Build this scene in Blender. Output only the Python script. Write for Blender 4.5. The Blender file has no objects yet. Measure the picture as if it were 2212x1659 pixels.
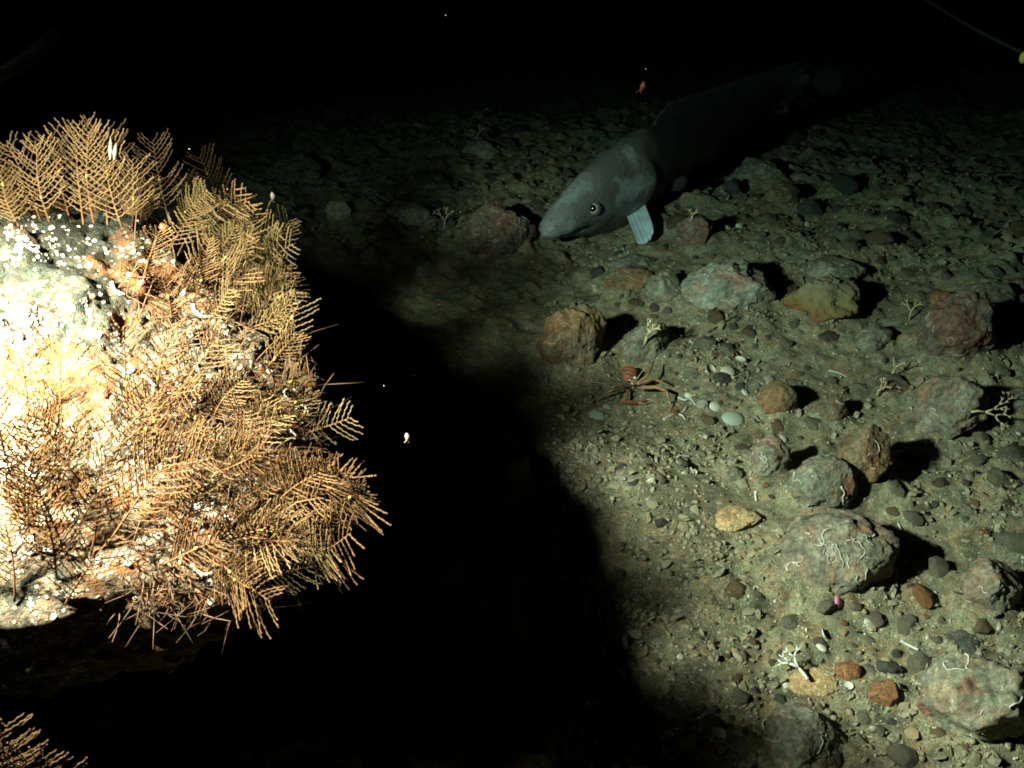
import bpy, bmesh, math, random
import numpy as np
from mathutils import Vector, Matrix
from mathutils.bvhtree import BVHTree

R = math.radians
rnd = random.Random(11)
rng = np.random.default_rng(5)
sc = bpy.context.scene
C = sc.collection

# ------------------------------------------------------------------ camera
CAM_H, PITCH, FOV = 1.0, R(36), R(50)
cd = bpy.data.cameras.new('camera')
cam = bpy.data.objects.new('camera', cd)
C.objects.link(cam)
cam.location = (0, 0, CAM_H)
cam.rotation_euler = (R(90) - PITCH, 0, 0)
cd.sensor_fit = 'HORIZONTAL'
cd.angle = FOV
cd.clip_start, cd.clip_end = 0.02, 200
sc.camera = cam

# ------------------------------------------------------------------ night-dark deep water, one work lamp
w = bpy.data.worlds.new('World')
sc.world = w
w.use_nodes = True
w.node_tree.nodes['Background'].inputs[0].default_value = (0.25, 0.6, 0.55, 1)
w.node_tree.nodes['Background'].inputs[1].default_value = 0.0016

LAMP = Vector((-0.50, 0.615, 0.745))
AIM = Vector((0.21, 1.04, 0.0))
ld = bpy.data.lights.new('work_lamp', 'SPOT')
lamp = bpy.data.objects.new('work_lamp', ld)
C.objects.link(lamp)
lamp.location = LAMP
lamp.rotation_euler = (AIM - LAMP).to_track_quat('-Z', 'Y').to_euler()
ld.energy = 880
ld.color = (1.0, 0.80, 0.62)
ld.spot_size = R(124)
ld.spot_blend = 1.0
ld.shadow_soft_size = 0.030

sc.view_settings.view_transform = 'Standard'
sc.view_settings.look = 'None'
sc.view_settings.exposure = 0.0
sc.view_settings.gamma = 1.0
sc.render.engine = 'CYCLES'
sc.cycles.max_bounces = 4
sc.cycles.diffuse_bounces = 2
sc.cycles.volume_bounces = 0
sc.cycles.use_denoising = True
sc.cycles.filter_width = 1.8        # a soft small-sensor picture

# ------------------------------------------------------------------ pixel (of the 2212 px wide view) -> ray
K = 1024 / 2212
F = 512 / math.tan(FOV / 2)
CAM = Vector((0, 0, CAM_H))
RIGHT, UP, FWD = Vector((1, 0, 0)), Vector((0, math.sin(PITCH), math.cos(PITCH))), Vector((0, math.cos(PITCH), -math.sin(PITCH)))

def ray(x, y):
    return FWD + RIGHT * ((x * K - 512) / F) + UP * ((384 - y * K) / F)     # unit depth along the view axis

def on_plane(x, y, z=0.0):
    d = ray(x, y)
    return CAM + d * ((z - CAM_H) / d.z)

def px_of(p):
    v = Vector(p) - CAM
    dz = v.dot(FWD)
    return ((512 + F * v.dot(RIGHT) / dz) / K, (384 - F * v.dot(UP) / dz) / K, dz)

# ------------------------------------------------------------------ numpy value noise
def _hash(ix, iy, iz, seed):
    h = (ix.astype(np.int64) * 374761393 + iy.astype(np.int64) * 668265263 + iz.astype(np.int64) * 2147483647 + seed * 974634777) & 0xffffffff
    h = ((h ^ (h >> 13)) * 1274126177) & 0xffffffff
    h = ((h ^ (h >> 16)) * 2246822519) & 0xffffffff
    h = h ^ (h >> 15)
    return (h & 0xffff) / 65535.0

def vnoise(p, seed=0):
    i = np.floor(p).astype(np.int64)
    f = p - i
    f = f * f * f * (f * (f * 6 - 15) + 10)
    out = 0
    for dx in (0, 1):
        wx = f[:, 0] if dx else 1 - f[:, 0]
        for dy in (0, 1):
            wy = f[:, 1] if dy else 1 - f[:, 1]
            for dz in (0, 1):
                wz = f[:, 2] if dz else 1 - f[:, 2]
                out = out + wx * wy * wz * _hash(i[:, 0] + dx, i[:, 1] + dy, i[:, 2] + dz, seed)
    return out * 2 - 1

def fbm(p, freq, octv=4, seed=0, gain=0.5, lac=2.03):
    p = np.asarray(p, float) * freq
    a, s = 1.0, 0
    for o in range(octv):
        s = s + a * vnoise(p + 17.3 * o, seed + o)
        p = p * lac
        a *= gain
    return s

# ------------------------------------------------------------------ mesh helpers
class MB:
    """collects tubes, blobs and sheets, then links them as ONE mesh object"""
    def __init__(self):
        self.v, self.f, self.n = [], [], 0
    def add(self, v, f):
        v = np.asarray(v, float).reshape(-1, 3)
        self.v.append(v)
        n = self.n
        self.f.extend([tuple(i + n for i in q) for q in f])
        self.n += len(v)
    def tube(self, pts, rad, sides=6, cap=True):
        pts = np.asarray(pts, float)
        n = len(pts)
        rad = np.broadcast_to(np.asarray(rad, float), (n,))
        t = np.gradient(pts, axis=0)
        t /= np.linalg.norm(t, axis=1)[:, None] + 1e-12
        ref = np.array([0.0, 0.0, 1.0]) if abs(t[:, 2]).mean() < 0.8 else np.array([1.0, 0.0, 0.0])
        a = np.cross(t, ref)
        a /= np.linalg.norm(a, axis=1)[:, None] + 1e-12
        b = np.cross(a, t)
        an = np.arange(sides) * 2 * math.pi / sides
        ring = pts[:, None, :] + rad[:, None, None] * (np.cos(an)[None, :, None] * a[:, None, :] + np.sin(an)[None, :, None] * b[:, None, :])
        v = ring.reshape(-1, 3)
        f = []
        for i in range(n - 1):
            for j in range(sides):
                k = (j + 1) % sides
                f.append((i * sides + j, i * sides + k, (i + 1) * sides + k, (i + 1) * sides + j))
        if cap:
            f.append(tuple(range(sides - 1, -1, -1)))
            f.append(tuple((n - 1) * sides + j for j in range(sides)))
        self.add(v, f)
    def mesh(self, name, smooth=True):
        me = bpy.data.meshes.new(name)
        v = np.concatenate(self.v) if self.v else np.zeros((0, 3))
        me.from_pydata(v.tolist(), [], self.f)
        me.update()
        if smooth:
            me.polygons.foreach_set('use_smooth', [True] * len(me.polygons))
        return me

def link(name, me, mat=None, parent=None, loc=(0, 0, 0)):
    o = bpy.data.objects.new(name, me)
    C.objects.link(o)
    o.location = loc
    if mat is not None and not me.materials:
        me.materials.append(mat)
    if parent is not None:
        o.parent = parent
    return o

def tag(o, label, cat, group=None):
    o['label'] = label
    o['category'] = cat
    if group:
        o['group'] = group
    return o

def empty(name, loc, label=None, cat=None, group=None):
    o = bpy.data.objects.new(name, None)
    C.objects.link(o)
    o.empty_display_size = 0.02
    o.location = loc
    if label:
        tag(o, label, cat, group)
    return o

_ico = {}
def ico(sub):
    if sub not in _ico:
        bm = bmesh.new()
        bmesh.ops.create_icosphere(bm, subdivisions=sub, radius=1)
        _ico[sub] = (np.array([v.co[:] for v in bm.verts]), [tuple(v.index for v in f.verts) for f in bm.faces])
        bm.free()
    v, f = _ico[sub]
    return v.copy(), f

def np_mesh(name, v, f, smooth=True):
    m = MB()
    m.add(v, f)
    return m.mesh(name, smooth)

def rotm(rx, ry, rz):
    return np.array(Matrix.Rotation(rz, 3, 'Z') @ Matrix.Rotation(ry, 3, 'Y') @ Matrix.Rotation(rx, 3, 'X'))

# ------------------------------------------------------------------ materials
def new_mat(name):
    m = bpy.data.materials.new(name)
    m.use_nodes = True
    nt = m.node_tree
    nt.nodes.clear()
    out = nt.nodes.new('ShaderNodeOutputMaterial')
    b = nt.nodes.new('ShaderNodeBsdfPrincipled')
    nt.links.new(b.outputs[0], out.inputs[0])
    b.inputs['Roughness'].default_value = 0.85
    b.inputs['Specular IOR Level'].default_value = 0.15
    return m, nt, b

def nd(nt, typ, **kw):
    n = nt.nodes.new(typ)
    for k, v in kw.items():
        if k in n.inputs.keys():
            n.inputs[k].default_value = v
        else:
            setattr(n, k, v)
    return n

def coords(nt, rand=True):
    tc = nd(nt, 'ShaderNodeTexCoord')
    if not rand:
        return tc.outputs['Object']
    oi = nd(nt, 'ShaderNodeObjectInfo')
    mu = nd(nt, 'ShaderNodeMath', operation='MULTIPLY')
    mu.inputs[1].default_value = 37.0
    nt.links.new(oi.outputs['Random'], mu.inputs[0])
    va = nd(nt, 'ShaderNodeVectorMath', operation='ADD')
    nt.links.new(tc.outputs['Object'], va.inputs[0])
    nt.links.new(mu.outputs[0], va.inputs[1])
    return va.outputs[0]

def noise(nt, vec, scale, detail=4, rough=0.55):
    n = nd(nt, 'ShaderNodeTexNoise')
    n.inputs['Scale'].default_value = scale
    n.inputs['Detail'].default_value = detail
    n.inputs['Roughness'].default_value = rough
    nt.links.new(vec, n.inputs['Vector'])
    return n.outputs['Fac']

def ramp(nt, fac, stops, interp='LINEAR'):
    r = nd(nt, 'ShaderNodeValToRGB')
    cr = r.color_ramp
    cr.interpolation = interp
    while len(cr.elements) < len(stops):
        cr.elements.new(0.5)
    for e, (p, c) in zip(cr.elements, stops):
        e.position = p
        e.color = (*c, 1) if len(c) == 3 else c
    nt.links.new(fac, r.inputs[0])
    return r.outputs[0]

def mix(nt, fac, a, b):
    m = nd(nt, 'ShaderNodeMix', data_type='RGBA')
    if isinstance(fac, float):
        m.inputs[0].default_value = fac
    else:
        nt.links.new(fac, m.inputs[0])
    for s, i in ((a, 6), (b, 7)):
        if isinstance(s, tuple):
            m.inputs[i].default_value = (*s, 1)
        else:
            nt.links.new(s, m.inputs[i])
    return m.outputs[2]

def mask(nt, fac, lo, hi):
    return ramp(nt, fac, [(lo, (0, 0, 0)), (hi, (1, 1, 1))])

def mottle(nt, co, c, scale=120, lo=0.5, hi=1.5):
    # fine encrusting mottles: light, dark, greenish and rusty flecks
    g = ramp(nt, noise(nt, co, scale, 5, 0.75), [(0.32, (lo, lo, lo)), (0.5, (0.95, 0.95, 0.95)), (0.66, (hi, hi, hi * 0.96))])
    h = ramp(nt, noise(nt, co, scale * 0.37, 5, 0.7), [(0.34, (0.86, 1.0, 0.95)), (0.5, (1, 1, 1)), (0.64, (1.20, 0.95, 0.82))])
    for x in (g, h):
        m = nd(nt, 'ShaderNodeMix', data_type='RGBA', blend_type='MULTIPLY')
        m.inputs[0].default_value = 1.0
        nt.links.new(c, m.inputs[6])
        nt.links.new(x, m.inputs[7])
        c = m.outputs[2]
    return c

def bump(nt, b, heights, dist=0.01, strength=1.0):
    prev = None
    for h, st, di in heights:
        bp = nd(nt, 'ShaderNodeBump')
        bp.inputs['Strength'].default_value = st
        bp.inputs['Distance'].default_value = di
        nt.links.new(h, bp.inputs['Height'])
        if prev is not None:
            nt.links.new(prev, bp.inputs['Normal'])
        prev = bp.outputs[0]
    nt.links.new(prev, b.inputs['Normal'])

def plain(name, col, rough=0.8, spec=0.2, var=0.25, scale=60, bumpd=0.001, sss=0.0):
    m, nt, b = new_mat(name)
    co = coords(nt)
    n = noise(nt, co, scale, 4)
    lo = tuple(c * (1 - var) for c in col)
    hi = tuple(min(1, c * (1 + var)) for c in col)
    nt.links.new(ramp(nt, n, [(0.3, lo), (0.7, hi)]), b.inputs['Base Color'])
    b.inputs['Roughness'].default_value = rough
    b.inputs['Specular IOR Level'].default_value = spec
    if sss:
        b.inputs['Subsurface Weight'].default_value = sss
        b.inputs['Subsurface Radius'].default_value = (0.004, 0.003, 0.002)
    if bumpd:
        bump(nt, b, [(noise(nt, co, scale * 3, 3), 0.6, bumpd)])
    return m

SILT = (0.225, 0.198, 0.128)

def rock_mat(name, base, patch, patch2, silt=0.55, plo=0.5, scale=14):
    """pitted stone with encrusting patches, settled silt on its upper side"""
    up_ = lambda c, k=1.75: tuple(min(0.6, x * k) for x in c)
    base, patch, patch2 = up_(base), up_(patch), up_(patch2)
    m, nt, b = new_mat(name)
    co = coords(nt)
    n1 = noise(nt, co, scale * 2.2, 6, 0.65)
    c = ramp(nt, n1, [(0.25, tuple(x * 0.45 for x in base)), (0.5, base), (0.78, tuple(min(1, x * 1.7) for x in base))])
    c = mix(nt, mask(nt, noise(nt, co, scale * 0.8, 5, 0.6), plo, plo + 0.07), c, patch)
    c = mix(nt, mask(nt, noise(nt, co, scale * 1.9, 5, 0.65), 0.60, 0.66), c, patch2)
    # silt
    ge = nd(nt, 'ShaderNodeNewGeometry')
    se = nd(nt, 'ShaderNodeSeparateXYZ')
    nt.links.new(ge.outputs['Normal'], se.inputs[0])
    sm = nd(nt, 'ShaderNodeMath', operation='MULTIPLY_ADD')
    nt.links.new(noise(nt, co, scale * 3.5, 6, 0.7), sm.inputs[0])
    sm.inputs[1].default_value = 1.6
    nt.links.new(se.outputs[2], sm.inputs[2])
    sf = mask(nt, sm.outputs[0], 2.15 - silt * 1.2, 2.45 - silt * 1.2)
    sil = ramp(nt, noise(nt, co, 260, 3), [(0.3, tuple(x * 0.6 for x in SILT)), (0.7, tuple(x * 1.35 for x in SILT))])
    c = mix(nt, sf, c, sil)
    # pale specks
    vo = nd(nt, 'ShaderNodeTexVoronoi')
    vo.inputs['Scale'].default_value = 150
    nt.links.new(co, vo.inputs['Vector'])
    dots = ramp(nt, vo.outputs['Distance'], [(0.10, (1, 1, 1)), (0.16, (0, 0, 0))])
    dm = nd(nt, 'ShaderNodeMath', operation='MULTIPLY')
    nt.links.new(dots, dm.inputs[0])
    nt.links.new(mask(nt, noise(nt, co, 22, 2), 0.5, 0.62), dm.inputs[1])
    c = mix(nt, dm.outputs[0], c, (0.4, 0.4, 0.33))
    c = mottle(nt, co, c, scale * 9)
    nt.links.new(c, b.inputs['Base Color'])
    b.inputs['Roughness'].default_value = 0.9
    bump(nt, b, [(noise(nt, co, scale * 5, 6, 0.7), 0.9, 0.006), (noise(nt, co, 330, 4, 0.7), 0.9, 0.0022)])
    return m

M = {}
M['stone_grey'] = rock_mat('silty_grey_stone', (0.10, 0.095, 0.07), (0.10, 0.05, 0.032), (0.16, 0.15, 0.11), 0.55, 0.58)
M['stone_pink'] = rock_mat('pink_crusted_stone', (0.100, 0.090, 0.066), (0.120, 0.086, 0.062), (0.115, 0.072, 0.05), 0.5, 0.52)
M['stone_orange'] = rock_mat('orange_blotched_stone', (0.14, 0.135, 0.105), (0.18, 0.095, 0.045), (0.14, 0.085, 0.06), 0.35, 0.5, 11)
M['stone_red'] = rock_mat('dark_red_stone', (0.068, 0.055, 0.042), (0.080, 0.048, 0.034), (0.11, 0.10, 0.075), 0.45, 0.5)
M['stone_brown'] = rock_mat('brown_stone', (0.09, 0.07, 0.045), (0.11, 0.068, 0.036), (0.08, 0.063, 0.04), 0.45, 0.5)
M['stone_rust'] = rock_mat('rust_pebble', (0.13, 0.062, 0.03), (0.16, 0.085, 0.04), (0.10, 0.045, 0.02), 0.25, 0.5, 30)
M['stone_dark'] = rock_mat('dark_pebble', (0.050, 0.051, 0.047), (0.07, 0.07, 0.058), (0.06, 0.052, 0.04), 0.55, 0.55, 30)
M['stone_pale'] = rock_mat('pale_pebble', (0.24, 0.23, 0.18), (0.30, 0.29, 0.23), (0.18, 0.16, 0.12), 0.2, 0.5, 30)
M['stone_tan'] = rock_mat('tan_pebble', (0.25, 0.175, 0.09), (0.29, 0.21, 0.11), (0.20, 0.13, 0.06), 0.05, 0.5, 30)

# yellow sponge crust
def sponge_mat():
    m, nt, b = new_mat('yellow_sponge_crust')
    tc = nd(nt, 'ShaderNodeTexCoord')
    co = tc.outputs['Object']
    se = nd(nt, 'ShaderNodeSeparateXYZ')
    nt.links.new(co, se.inputs[0])
    ad = nd(nt, 'ShaderNodeMath', operation='MULTIPLY_ADD')
    nt.links.new(noise(nt, co, 18, 4), ad.inputs[0])
    ad.inputs[1].default_value = 0.05
    nt.links.new(se.outputs[2], ad.inputs[2])
    c = ramp(nt, ad.outputs[0], [(0.0, (0.20, 0.075, 0.02)), (0.030, (0.15, 0.085, 0.034)), (0.045, (0.17, 0.135, 0.058)), (0.062, (0.17, 0.15, 0.09)), (0.09, SILT)])
    nt.links.new(c, b.inputs['Base Color'])
    bump(nt, b, [(noise(nt, co, 90, 5, 0.7), 0.8, 0.003)])
    return m
M['stone_yellow'] = sponge_mat()

M['tube'] = plain('chalky_worm_tube', (0.38, 0.37, 0.32), 0.85, 0.2, 0.45, 160, 0.0006)
M['shell'] = plain('pale_shell', (0.50, 0.48, 0.38), 0.5, 0.4, 0.25, 120, 0.0008)
M['shell_green'] = plain('greenish_shell', (0.26, 0.30, 0.235), 0.7, 0.4, 0.2, 120, 0.0008)
M['shell_pink'] = plain('pink_shell', (0.62, 0.22, 0.30), 0.4, 0.4, 0.3, 120, 0.0008)
M['coral'] = plain('buff_branching_bryozoan', (0.42, 0.34, 0.20), 0.8, 0.2, 0.25, 200, 0.001)
M['bone'] = plain('white_skeleton', (0.46, 0.46, 0.40), 0.8, 0.2, 0.15, 200, 0.0008)
def gauzy(name, col, var):
    m = plain(name, col, 0.7, 0.08, var, 70, 0.0)
    nt = m.node_tree
    b = next(n for n in nt.nodes if n.type == 'BSDF_PRINCIPLED')
    out = next(n for n in nt.nodes if n.type == 'OUTPUT_MATERIAL')
    tl = nt.nodes.new('ShaderNodeBsdfTranslucent')
    nt.links.new(b.inputs['Base Color'].links[0].from_socket, tl.inputs['Color'])
    mx = nt.nodes.new('ShaderNodeMixShader')
    mx.inputs[0].default_value = 0.35
    nt.links.new(b.outputs[0], mx.inputs[1])
    nt.links.new(tl.outputs[0], mx.inputs[2])
    nt.links.new(mx.outputs[0], out.inputs[0])
    return m
M['hydroid'] = gauzy('golden_hydroid', (0.092, 0.055, 0.0235), 0.4)
M['hydroid_stem'] = gauzy('amber_hydroid_stem', (0.090, 0.045, 0.0180), 0.3)
M['hydroid_green'] = gauzy('olive_hydroid', (0.076, 0.053, 0.0220), 0.3)
M['hydroid_brown_shade'] = gauzy('brown_shaded_hydroid', (0.050, 0.0275, 0.0105), 0.45)  # brown growth, darkened further: the lower right's shade is painted in
M['hydroid_amber'] = gauzy('amber_hydroid', (0.052, 0.0265, 0.0090), 0.4)
M['node'] = plain('yellow_hydroid_bud', (0.14, 0.10, 0.010), 0.5, 0.4, 0.2, 100, 0.0)
M['turf'] = plain('brown_turf', (0.045, 0.024, 0.010), 0.8, 0.2, 0.4, 50, 0.0)
M['barnacle'] = plain('white_barnacle', (0.15, 0.135, 0.105), 0.8, 0.08, 0.3, 300, 0.0008)
M['anemone'] = plain('orange_anemone', (0.24, 0.07, 0.024), 0.4, 0.5, 0.25, 200, 0.0006)
M['lobster'] = plain('red_orange_shell', (0.20, 0.07, 0.035), 0.6, 0.4, 0.4, 130, 0.0006)
M['lobster_leg'] = plain('orange_leg_shell', (0.20, 0.112, 0.055), 0.6, 0.4, 0.45, 130, 0.0006)
M['white_spot'] = plain('white_shell_spot', (0.75, 0.72, 0.62), 0.5, 0.3, 0.1, 200, 0.0)
M['plankton'] = plain('pale_pink_plankton', (0.75, 0.52, 0.46), 0.4, 0.4, 0.2, 200, 0.0)
M['cable'] = plain('grey_cable', (0.022, 0.024, 0.023), 0.6, 0.3, 0.2, 30, 0.0005)
M['yellow_tape'] = plain('yellow_tape', (0.45, 0.42, 0.05), 0.5, 0.3, 0.1, 30, 0.0)
M['eye_black'] = plain('black_pupil', (0.004, 0.004, 0.005), 0.12, 0.6, 0.0, 30, 0.0)
M['eye_ring'] = plain('brassy_iris', (0.30, 0.26, 0.18), 0.3, 0.5, 0.3, 200, 0.0)
M['eye_lid'] = plain('dark_eye_rim', (0.06, 0.065, 0.06), 0.5, 0.4, 0.3, 200, 0.0)
M['fin'] = plain('pale_blue_fin', (0.30, 0.40, 0.42), 0.5, 0.3, 0.15, 60, 0.0005)
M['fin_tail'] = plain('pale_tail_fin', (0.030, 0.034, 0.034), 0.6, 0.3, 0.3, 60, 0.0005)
M['fin_dark'] = plain('dusky_fin', (0.03, 0.031, 0.03), 0.6, 0.3, 0.3, 60, 0.0005)

# ------------------------------------------------------------------ the seabed
FIL = []        # banks of silt against stones
STONES = []     # (x, y, radius) of placed stones
def ground_np(x, y):
    p = np.stack([x, y, np.zeros_like(x)], 1)
    z = 0.020 * fbm(p, 1.9, 3, 3) + 0.014 * fbm(p, 7.0, 3, 9) + 0.0042 * fbm(p, 24, 3, 21) * (0.6 + 0.7 * vnoise(p * 2.4, 77))
    z += 0.0020 * fbm(p, 85, 2, 31)
    far = np.clip((y - 1.55) / 0.6, 0, 1)
    z += far * 0.014 * np.abs(fbm(p, 11, 3, 41))
    rub = np.clip(0.35 + far + 0.8 * vnoise(p * 3.1, 63), 0, 1.3)
    z += rub * 0.010 * np.abs(fbm(p, 31, 3, 51))
    sl = np.clip(y - 1.72, 0, None)
    z -= 0.20 * sl ** 1.5 / (0.35 + sl) ** 0.5
    # low ripple of raised sand beside the boulder's shadow
    z += 0.022 * np.exp(-(((x - 0.17) / 0.13) ** 2 + ((y - 1.14) / 0.10) ** 2)) - 0.012 * np.exp(-(((x - 0.16) / 0.12) ** 2 + ((y - 0.93) / 0.07) ** 2))
    for (fx, fy, fr, fa) in FIL:
        sel = (np.abs(x - fx) < 2.2 * fr) & (np.abs(y - fy) < 2.2 * fr)
        if sel.any():
            dd = np.hypot(x[sel] - fx, y[sel] - fy) / fr
            z[sel] += fa * np.exp(-((np.clip(dd - 0.75, 0, None)) / 0.42) ** 2)
    return z
def gz(x, y):
    return float(ground_np(np.array([float(x)]), np.array([float(y)]))[0])
def on_ground(px, py, dz=0.0):
    z = 0.0
    for _ in range(9):
        p = on_plane(px, py, z + dz)
        z = gz(p.x, p.y)
    return Vector((p.x, p.y, z + dz))

def axis(lo, hi, step, out):
    a = list(np.arange(lo, hi + 1e-6, step))
    s, x = step, lo
    left = []
    while x > out[0]:
        s *= 1.35
        x -= s
        left.append(x)
    s, x = step, a[-1]
    right = []
    while x < out[1]:
        s *= 1.35
        x += s
        right.append(x)
    return np.array(left[::-1] + a + right)
def sand_mat():
    m, nt, b = new_mat('silty_sand')
    co = coords(nt, False)
    n1 = noise(nt, co, 7, 6, 0.6)
    c = ramp(nt, n1, [(0.3, (0.19, 0.17, 0.108)), (0.5, (0.31, 0.275, 0.17)), (0.72, (0.40, 0.36, 0.23))])
    c = mix(nt, mask(nt, noise(nt, co, 16, 5, 0.65), 0.51, 0.66), c, (0.125, 0.115, 0.075))
    c = mix(nt, mask(nt, noise(nt, co, 23, 4, 0.6), 0.64, 0.74), c, (0.26, 0.145, 0.075))
    gr = noise(nt, co, 420, 3, 0.8)
    c = mix(nt, mask(nt, gr, 0.55, 0.66), c, (0.52, 0.48, 0.33))
    c = mix(nt, mask(nt, noise(nt, co, 300, 3, 0.8), 0.57, 0.66), c, (0.07, 0.065, 0.048))
    vo = nd(nt, 'ShaderNodeTexVoronoi')
    vo.inputs['Scale'].default_value = 190
    nt.links.new(co, vo.inputs['Vector'])
    hs = nd(nt, 'ShaderNodeSeparateColor')
    nt.links.new(vo.outputs['Color'], hs.inputs[0])
    sel = mask(nt, hs.outputs[0], 0.90, 0.92)
    dm = nd(nt, 'ShaderNodeMath', operation='MULTIPLY')
    nt.links.new(sel, dm.inputs[0])
    nt.links.new(ramp(nt, vo.outputs['Distance'], [(0.28, (1, 1, 1)), (0.4, (0, 0, 0))]), dm.inputs[1])
    c = mix(nt, dm.outputs[0], c, (0.62, 0.6, 0.48))
    c = mottle(nt, co, c, 95, 0.6, 1.35)
    nt.links.new(c, b.inputs['Base Color'])
    b.inputs['Roughness'].default_value = 0.95
    bump(nt, b, [(noise(nt, co, 45, 6, 0.7), 0.9, 0.012), (gr, 1.0, 0.004), (dm.outputs[0], 0.8, 0.003)])
    return m
# ------------------------------------------------------------------ stones
def stone_verts(sub, sx, sy, sz, seed, rough=0.16, facets=5, fine=0.03):
    r = np.random.default_rng(seed)
    v, f = ico(sub)
    d = 1 + rough * fbm(v + seed * 3.1, 1.2, 3, seed % 97) + fine * fbm(v, 5.5, 4, seed % 89)
    v = v * d[:, None]
    for _ in range(facets):
        n = r.normal(size=3)
        n /= np.linalg.norm(n)
        lim = r.uniform(0.60, 0.92)
        over = np.clip(v @ n - lim, 0, None)
        v -= (over * 0.85)[:, None] * n[None]
    v += (fine * 0.25 * fbm(v, 16, 3, seed % 71))[:, None] * v
    v *= np.array([sx, sy, sz])
    if sub >= 5:
        nn = v / (np.linalg.norm(v, axis=1)[:, None] + 1e-9)
        v += nn * (min(1.0, (sx / 0.07) ** 1.3) * (0.0034 * fbm(v, 55, 4, seed % 61, 0.6) - 0.0022 * np.abs(fbm(v, 120, 2, seed % 53))))[:, None]
    return v, f

LAND = []        # landmarks for labels: (px, py, phrase)
def bvh_of(v, f, loc):
    return BVHTree.FromPolygons([Vector(p) + Vector(loc) for p in v], f)

def worm_tube(parent, bv, start, loc, length, rad, curl, seed, name='worm_tube'):
    r = random.Random(seed)
    hit = bv.find_nearest(start)
    p, n = hit[0], hit[1]
    t = n.cross(Vector((r.uniform(-1, 1), r.uniform(-1, 1), r.uniform(-1, 1)))).normalized()
    pts = [p + n * rad * 0.7]
    step = rad * 2.2
    k = r.choice((-1, 1)) * curl
    for i in range(max(4, int(length / step))):
        if r.random() < 0.28:
            k = -k * r.uniform(0.6, 1.25)
        t = (Matrix.Rotation(k + r.uniform(-0.25, 0.25), 3, n) @ t).normalized()
        h = bv.find_nearest(p + t * step)
        if h[0] is None:
            break
        p, n = h[0], h[1]
        t = (t - n * t.dot(n)).normalized()
        pts.append(p + n * rad * 0.7)
    m = MB()
    rr = np.linspace(rad * 0.65, rad, len(pts))
    m.tube([tuple(q - Vector(loc)) for q in pts], rr, 5)
    return link(name, m.mesh(name), M['tube'], parent)

def hero_stone(cx, cy, wpx, hpx, mat, label, tubes=0, seed=1, rot=0.0, name='stone', cat='stone', phrase=None, facets=5, rough=0.2, flat=None, tube_at=None, sub=5, bury=0.30, sub_=None):
    base = on_ground(cx, cy + hpx * 0.2)
    dist = px_of(base)[2]
    m_px = K / F * dist
    sx = wpx * m_px / 2
    view = (base - CAM).normalized()
    sphi, cphi = -view.z, math.sqrt(1 - view.z ** 2)
    sy = sx * 0.85
    hs = (hpx * m_px / 2) / 1.0
    sz = math.sqrt(max((hs ** 2 - (sy * sphi) ** 2) / cphi ** 2, (0.42 * sx) ** 2))
    sz = min(sz, sx * 1.1)
    if flat:
        sz = sx * flat
        sy = min(hs / sphi, sx * 1.1)
    c = on_plane(cx, cy, gz(base.x, base.y) + sz * (1 - 2 * bury - 0.14) * 0.6)
    v, f = stone_verts(6 if wpx > 130 else sub, sx, sy, sz, seed, rough, facets + (4 if facets > 3 else 1))
    v = v @ rotm(0, 0, rot).T
    loc = Vector((c.x, c.y, gz(c.x, c.y) + sz * (1 - 2 * bury - 0.14)))
    o = link(name, np_mesh(name, v, f), M[mat], None, loc)
    tag(o, label, cat)
    STONES.append((loc.x, loc.y, max(sx, sy)))
    FIL.append((loc.x, loc.y, max(sx, sy), sz * 0.30))
    bv = bvh_of(v, f, loc)
    r = random.Random(seed + 500)
    tl = list(tube_at or [])
    for i in range(tubes):
        tl.append((cx + r.uniform(-0.36, 0.36) * wpx, cy + r.uniform(-0.36, 0.30) * hpx))
    for i, (tx, ty) in enumerate(tl):
        d = ray(tx, ty)
        h = bv.ray_cast(CAM, d.normalized())
        if h[0] is None:
            continue
        worm_tube(o, bv, h[0], loc, r.choice((0.008, 0.014, 0.022, 0.036)) * r.uniform(0.8, 1.2), r.uniform(0.00055, 0.00115), r.uniform(0.15, 0.55), seed * 50 + i)
    if phrase:
        LAND.append((cx, cy, phrase))
    o_bv[o.name] = (o, bv, loc)
    return o
o_bv = {}

S = {}
S['orange'] = hero_stone(1560, 640, 215, 165, 'stone_orange', 'large squarish grey stone with rust-orange blotches and small white worm tubes', 3, 7, 0.3, phrase='the orange-blotched stone', facets=7, tube_at=[(1605, 590), (1600, 610), (1570, 690), (1520, 600)], bury=0.25)
S['shade'] = hero_stone(1235, 755, 175, 195, 'stone_brown', 'dim brown stone at the shadow edge just left of the sprig-topped stone', 2, 12, 0.5, phrase='the dim brown stone', bury=0.22)
S['sprig'] = hero_stone(1395, 755, 135, 115, 'stone_grey', 'cracked grey-brown stone topped with a small branching bryozoan', 1, 15, 1.1, phrase='the sprig-topped stone', tube_at=[(1358, 720)], bury=0.25)
S['yellow'] = hero_stone(1775, 665, 150, 115, 'stone_yellow', 'rounded stone crusted with yellow and rust-orange sponge', 0, 21, 0.4, phrase='the yellow-crusted stone', facets=3, bury=0.25)
S['darkred'] = hero_stone(2065, 735, 180, 185, 'stone_red', 'big dark red-brown stone casting a black shadow near right edge', 6, 25, 0.2, phrase='the dark red stone', bury=0.2)
S['fanrock'] = hero_stone(2045, 905, 190, 160, 'stone_pink', 'pinkish stone with white worm tubes beside the pale coral fan', 7, 31, 0.9, phrase='the pink stone by the fan', bury=0.25)
S['round'] = hero_stone(1680, 872, 85, 85, 'stone_brown', 'smooth round brown stone left of the pair of small brown stones', 0, 35, 0.4, phrase='the smooth round brown stone', facets=1, rough=0.08, bury=0.25)
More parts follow.
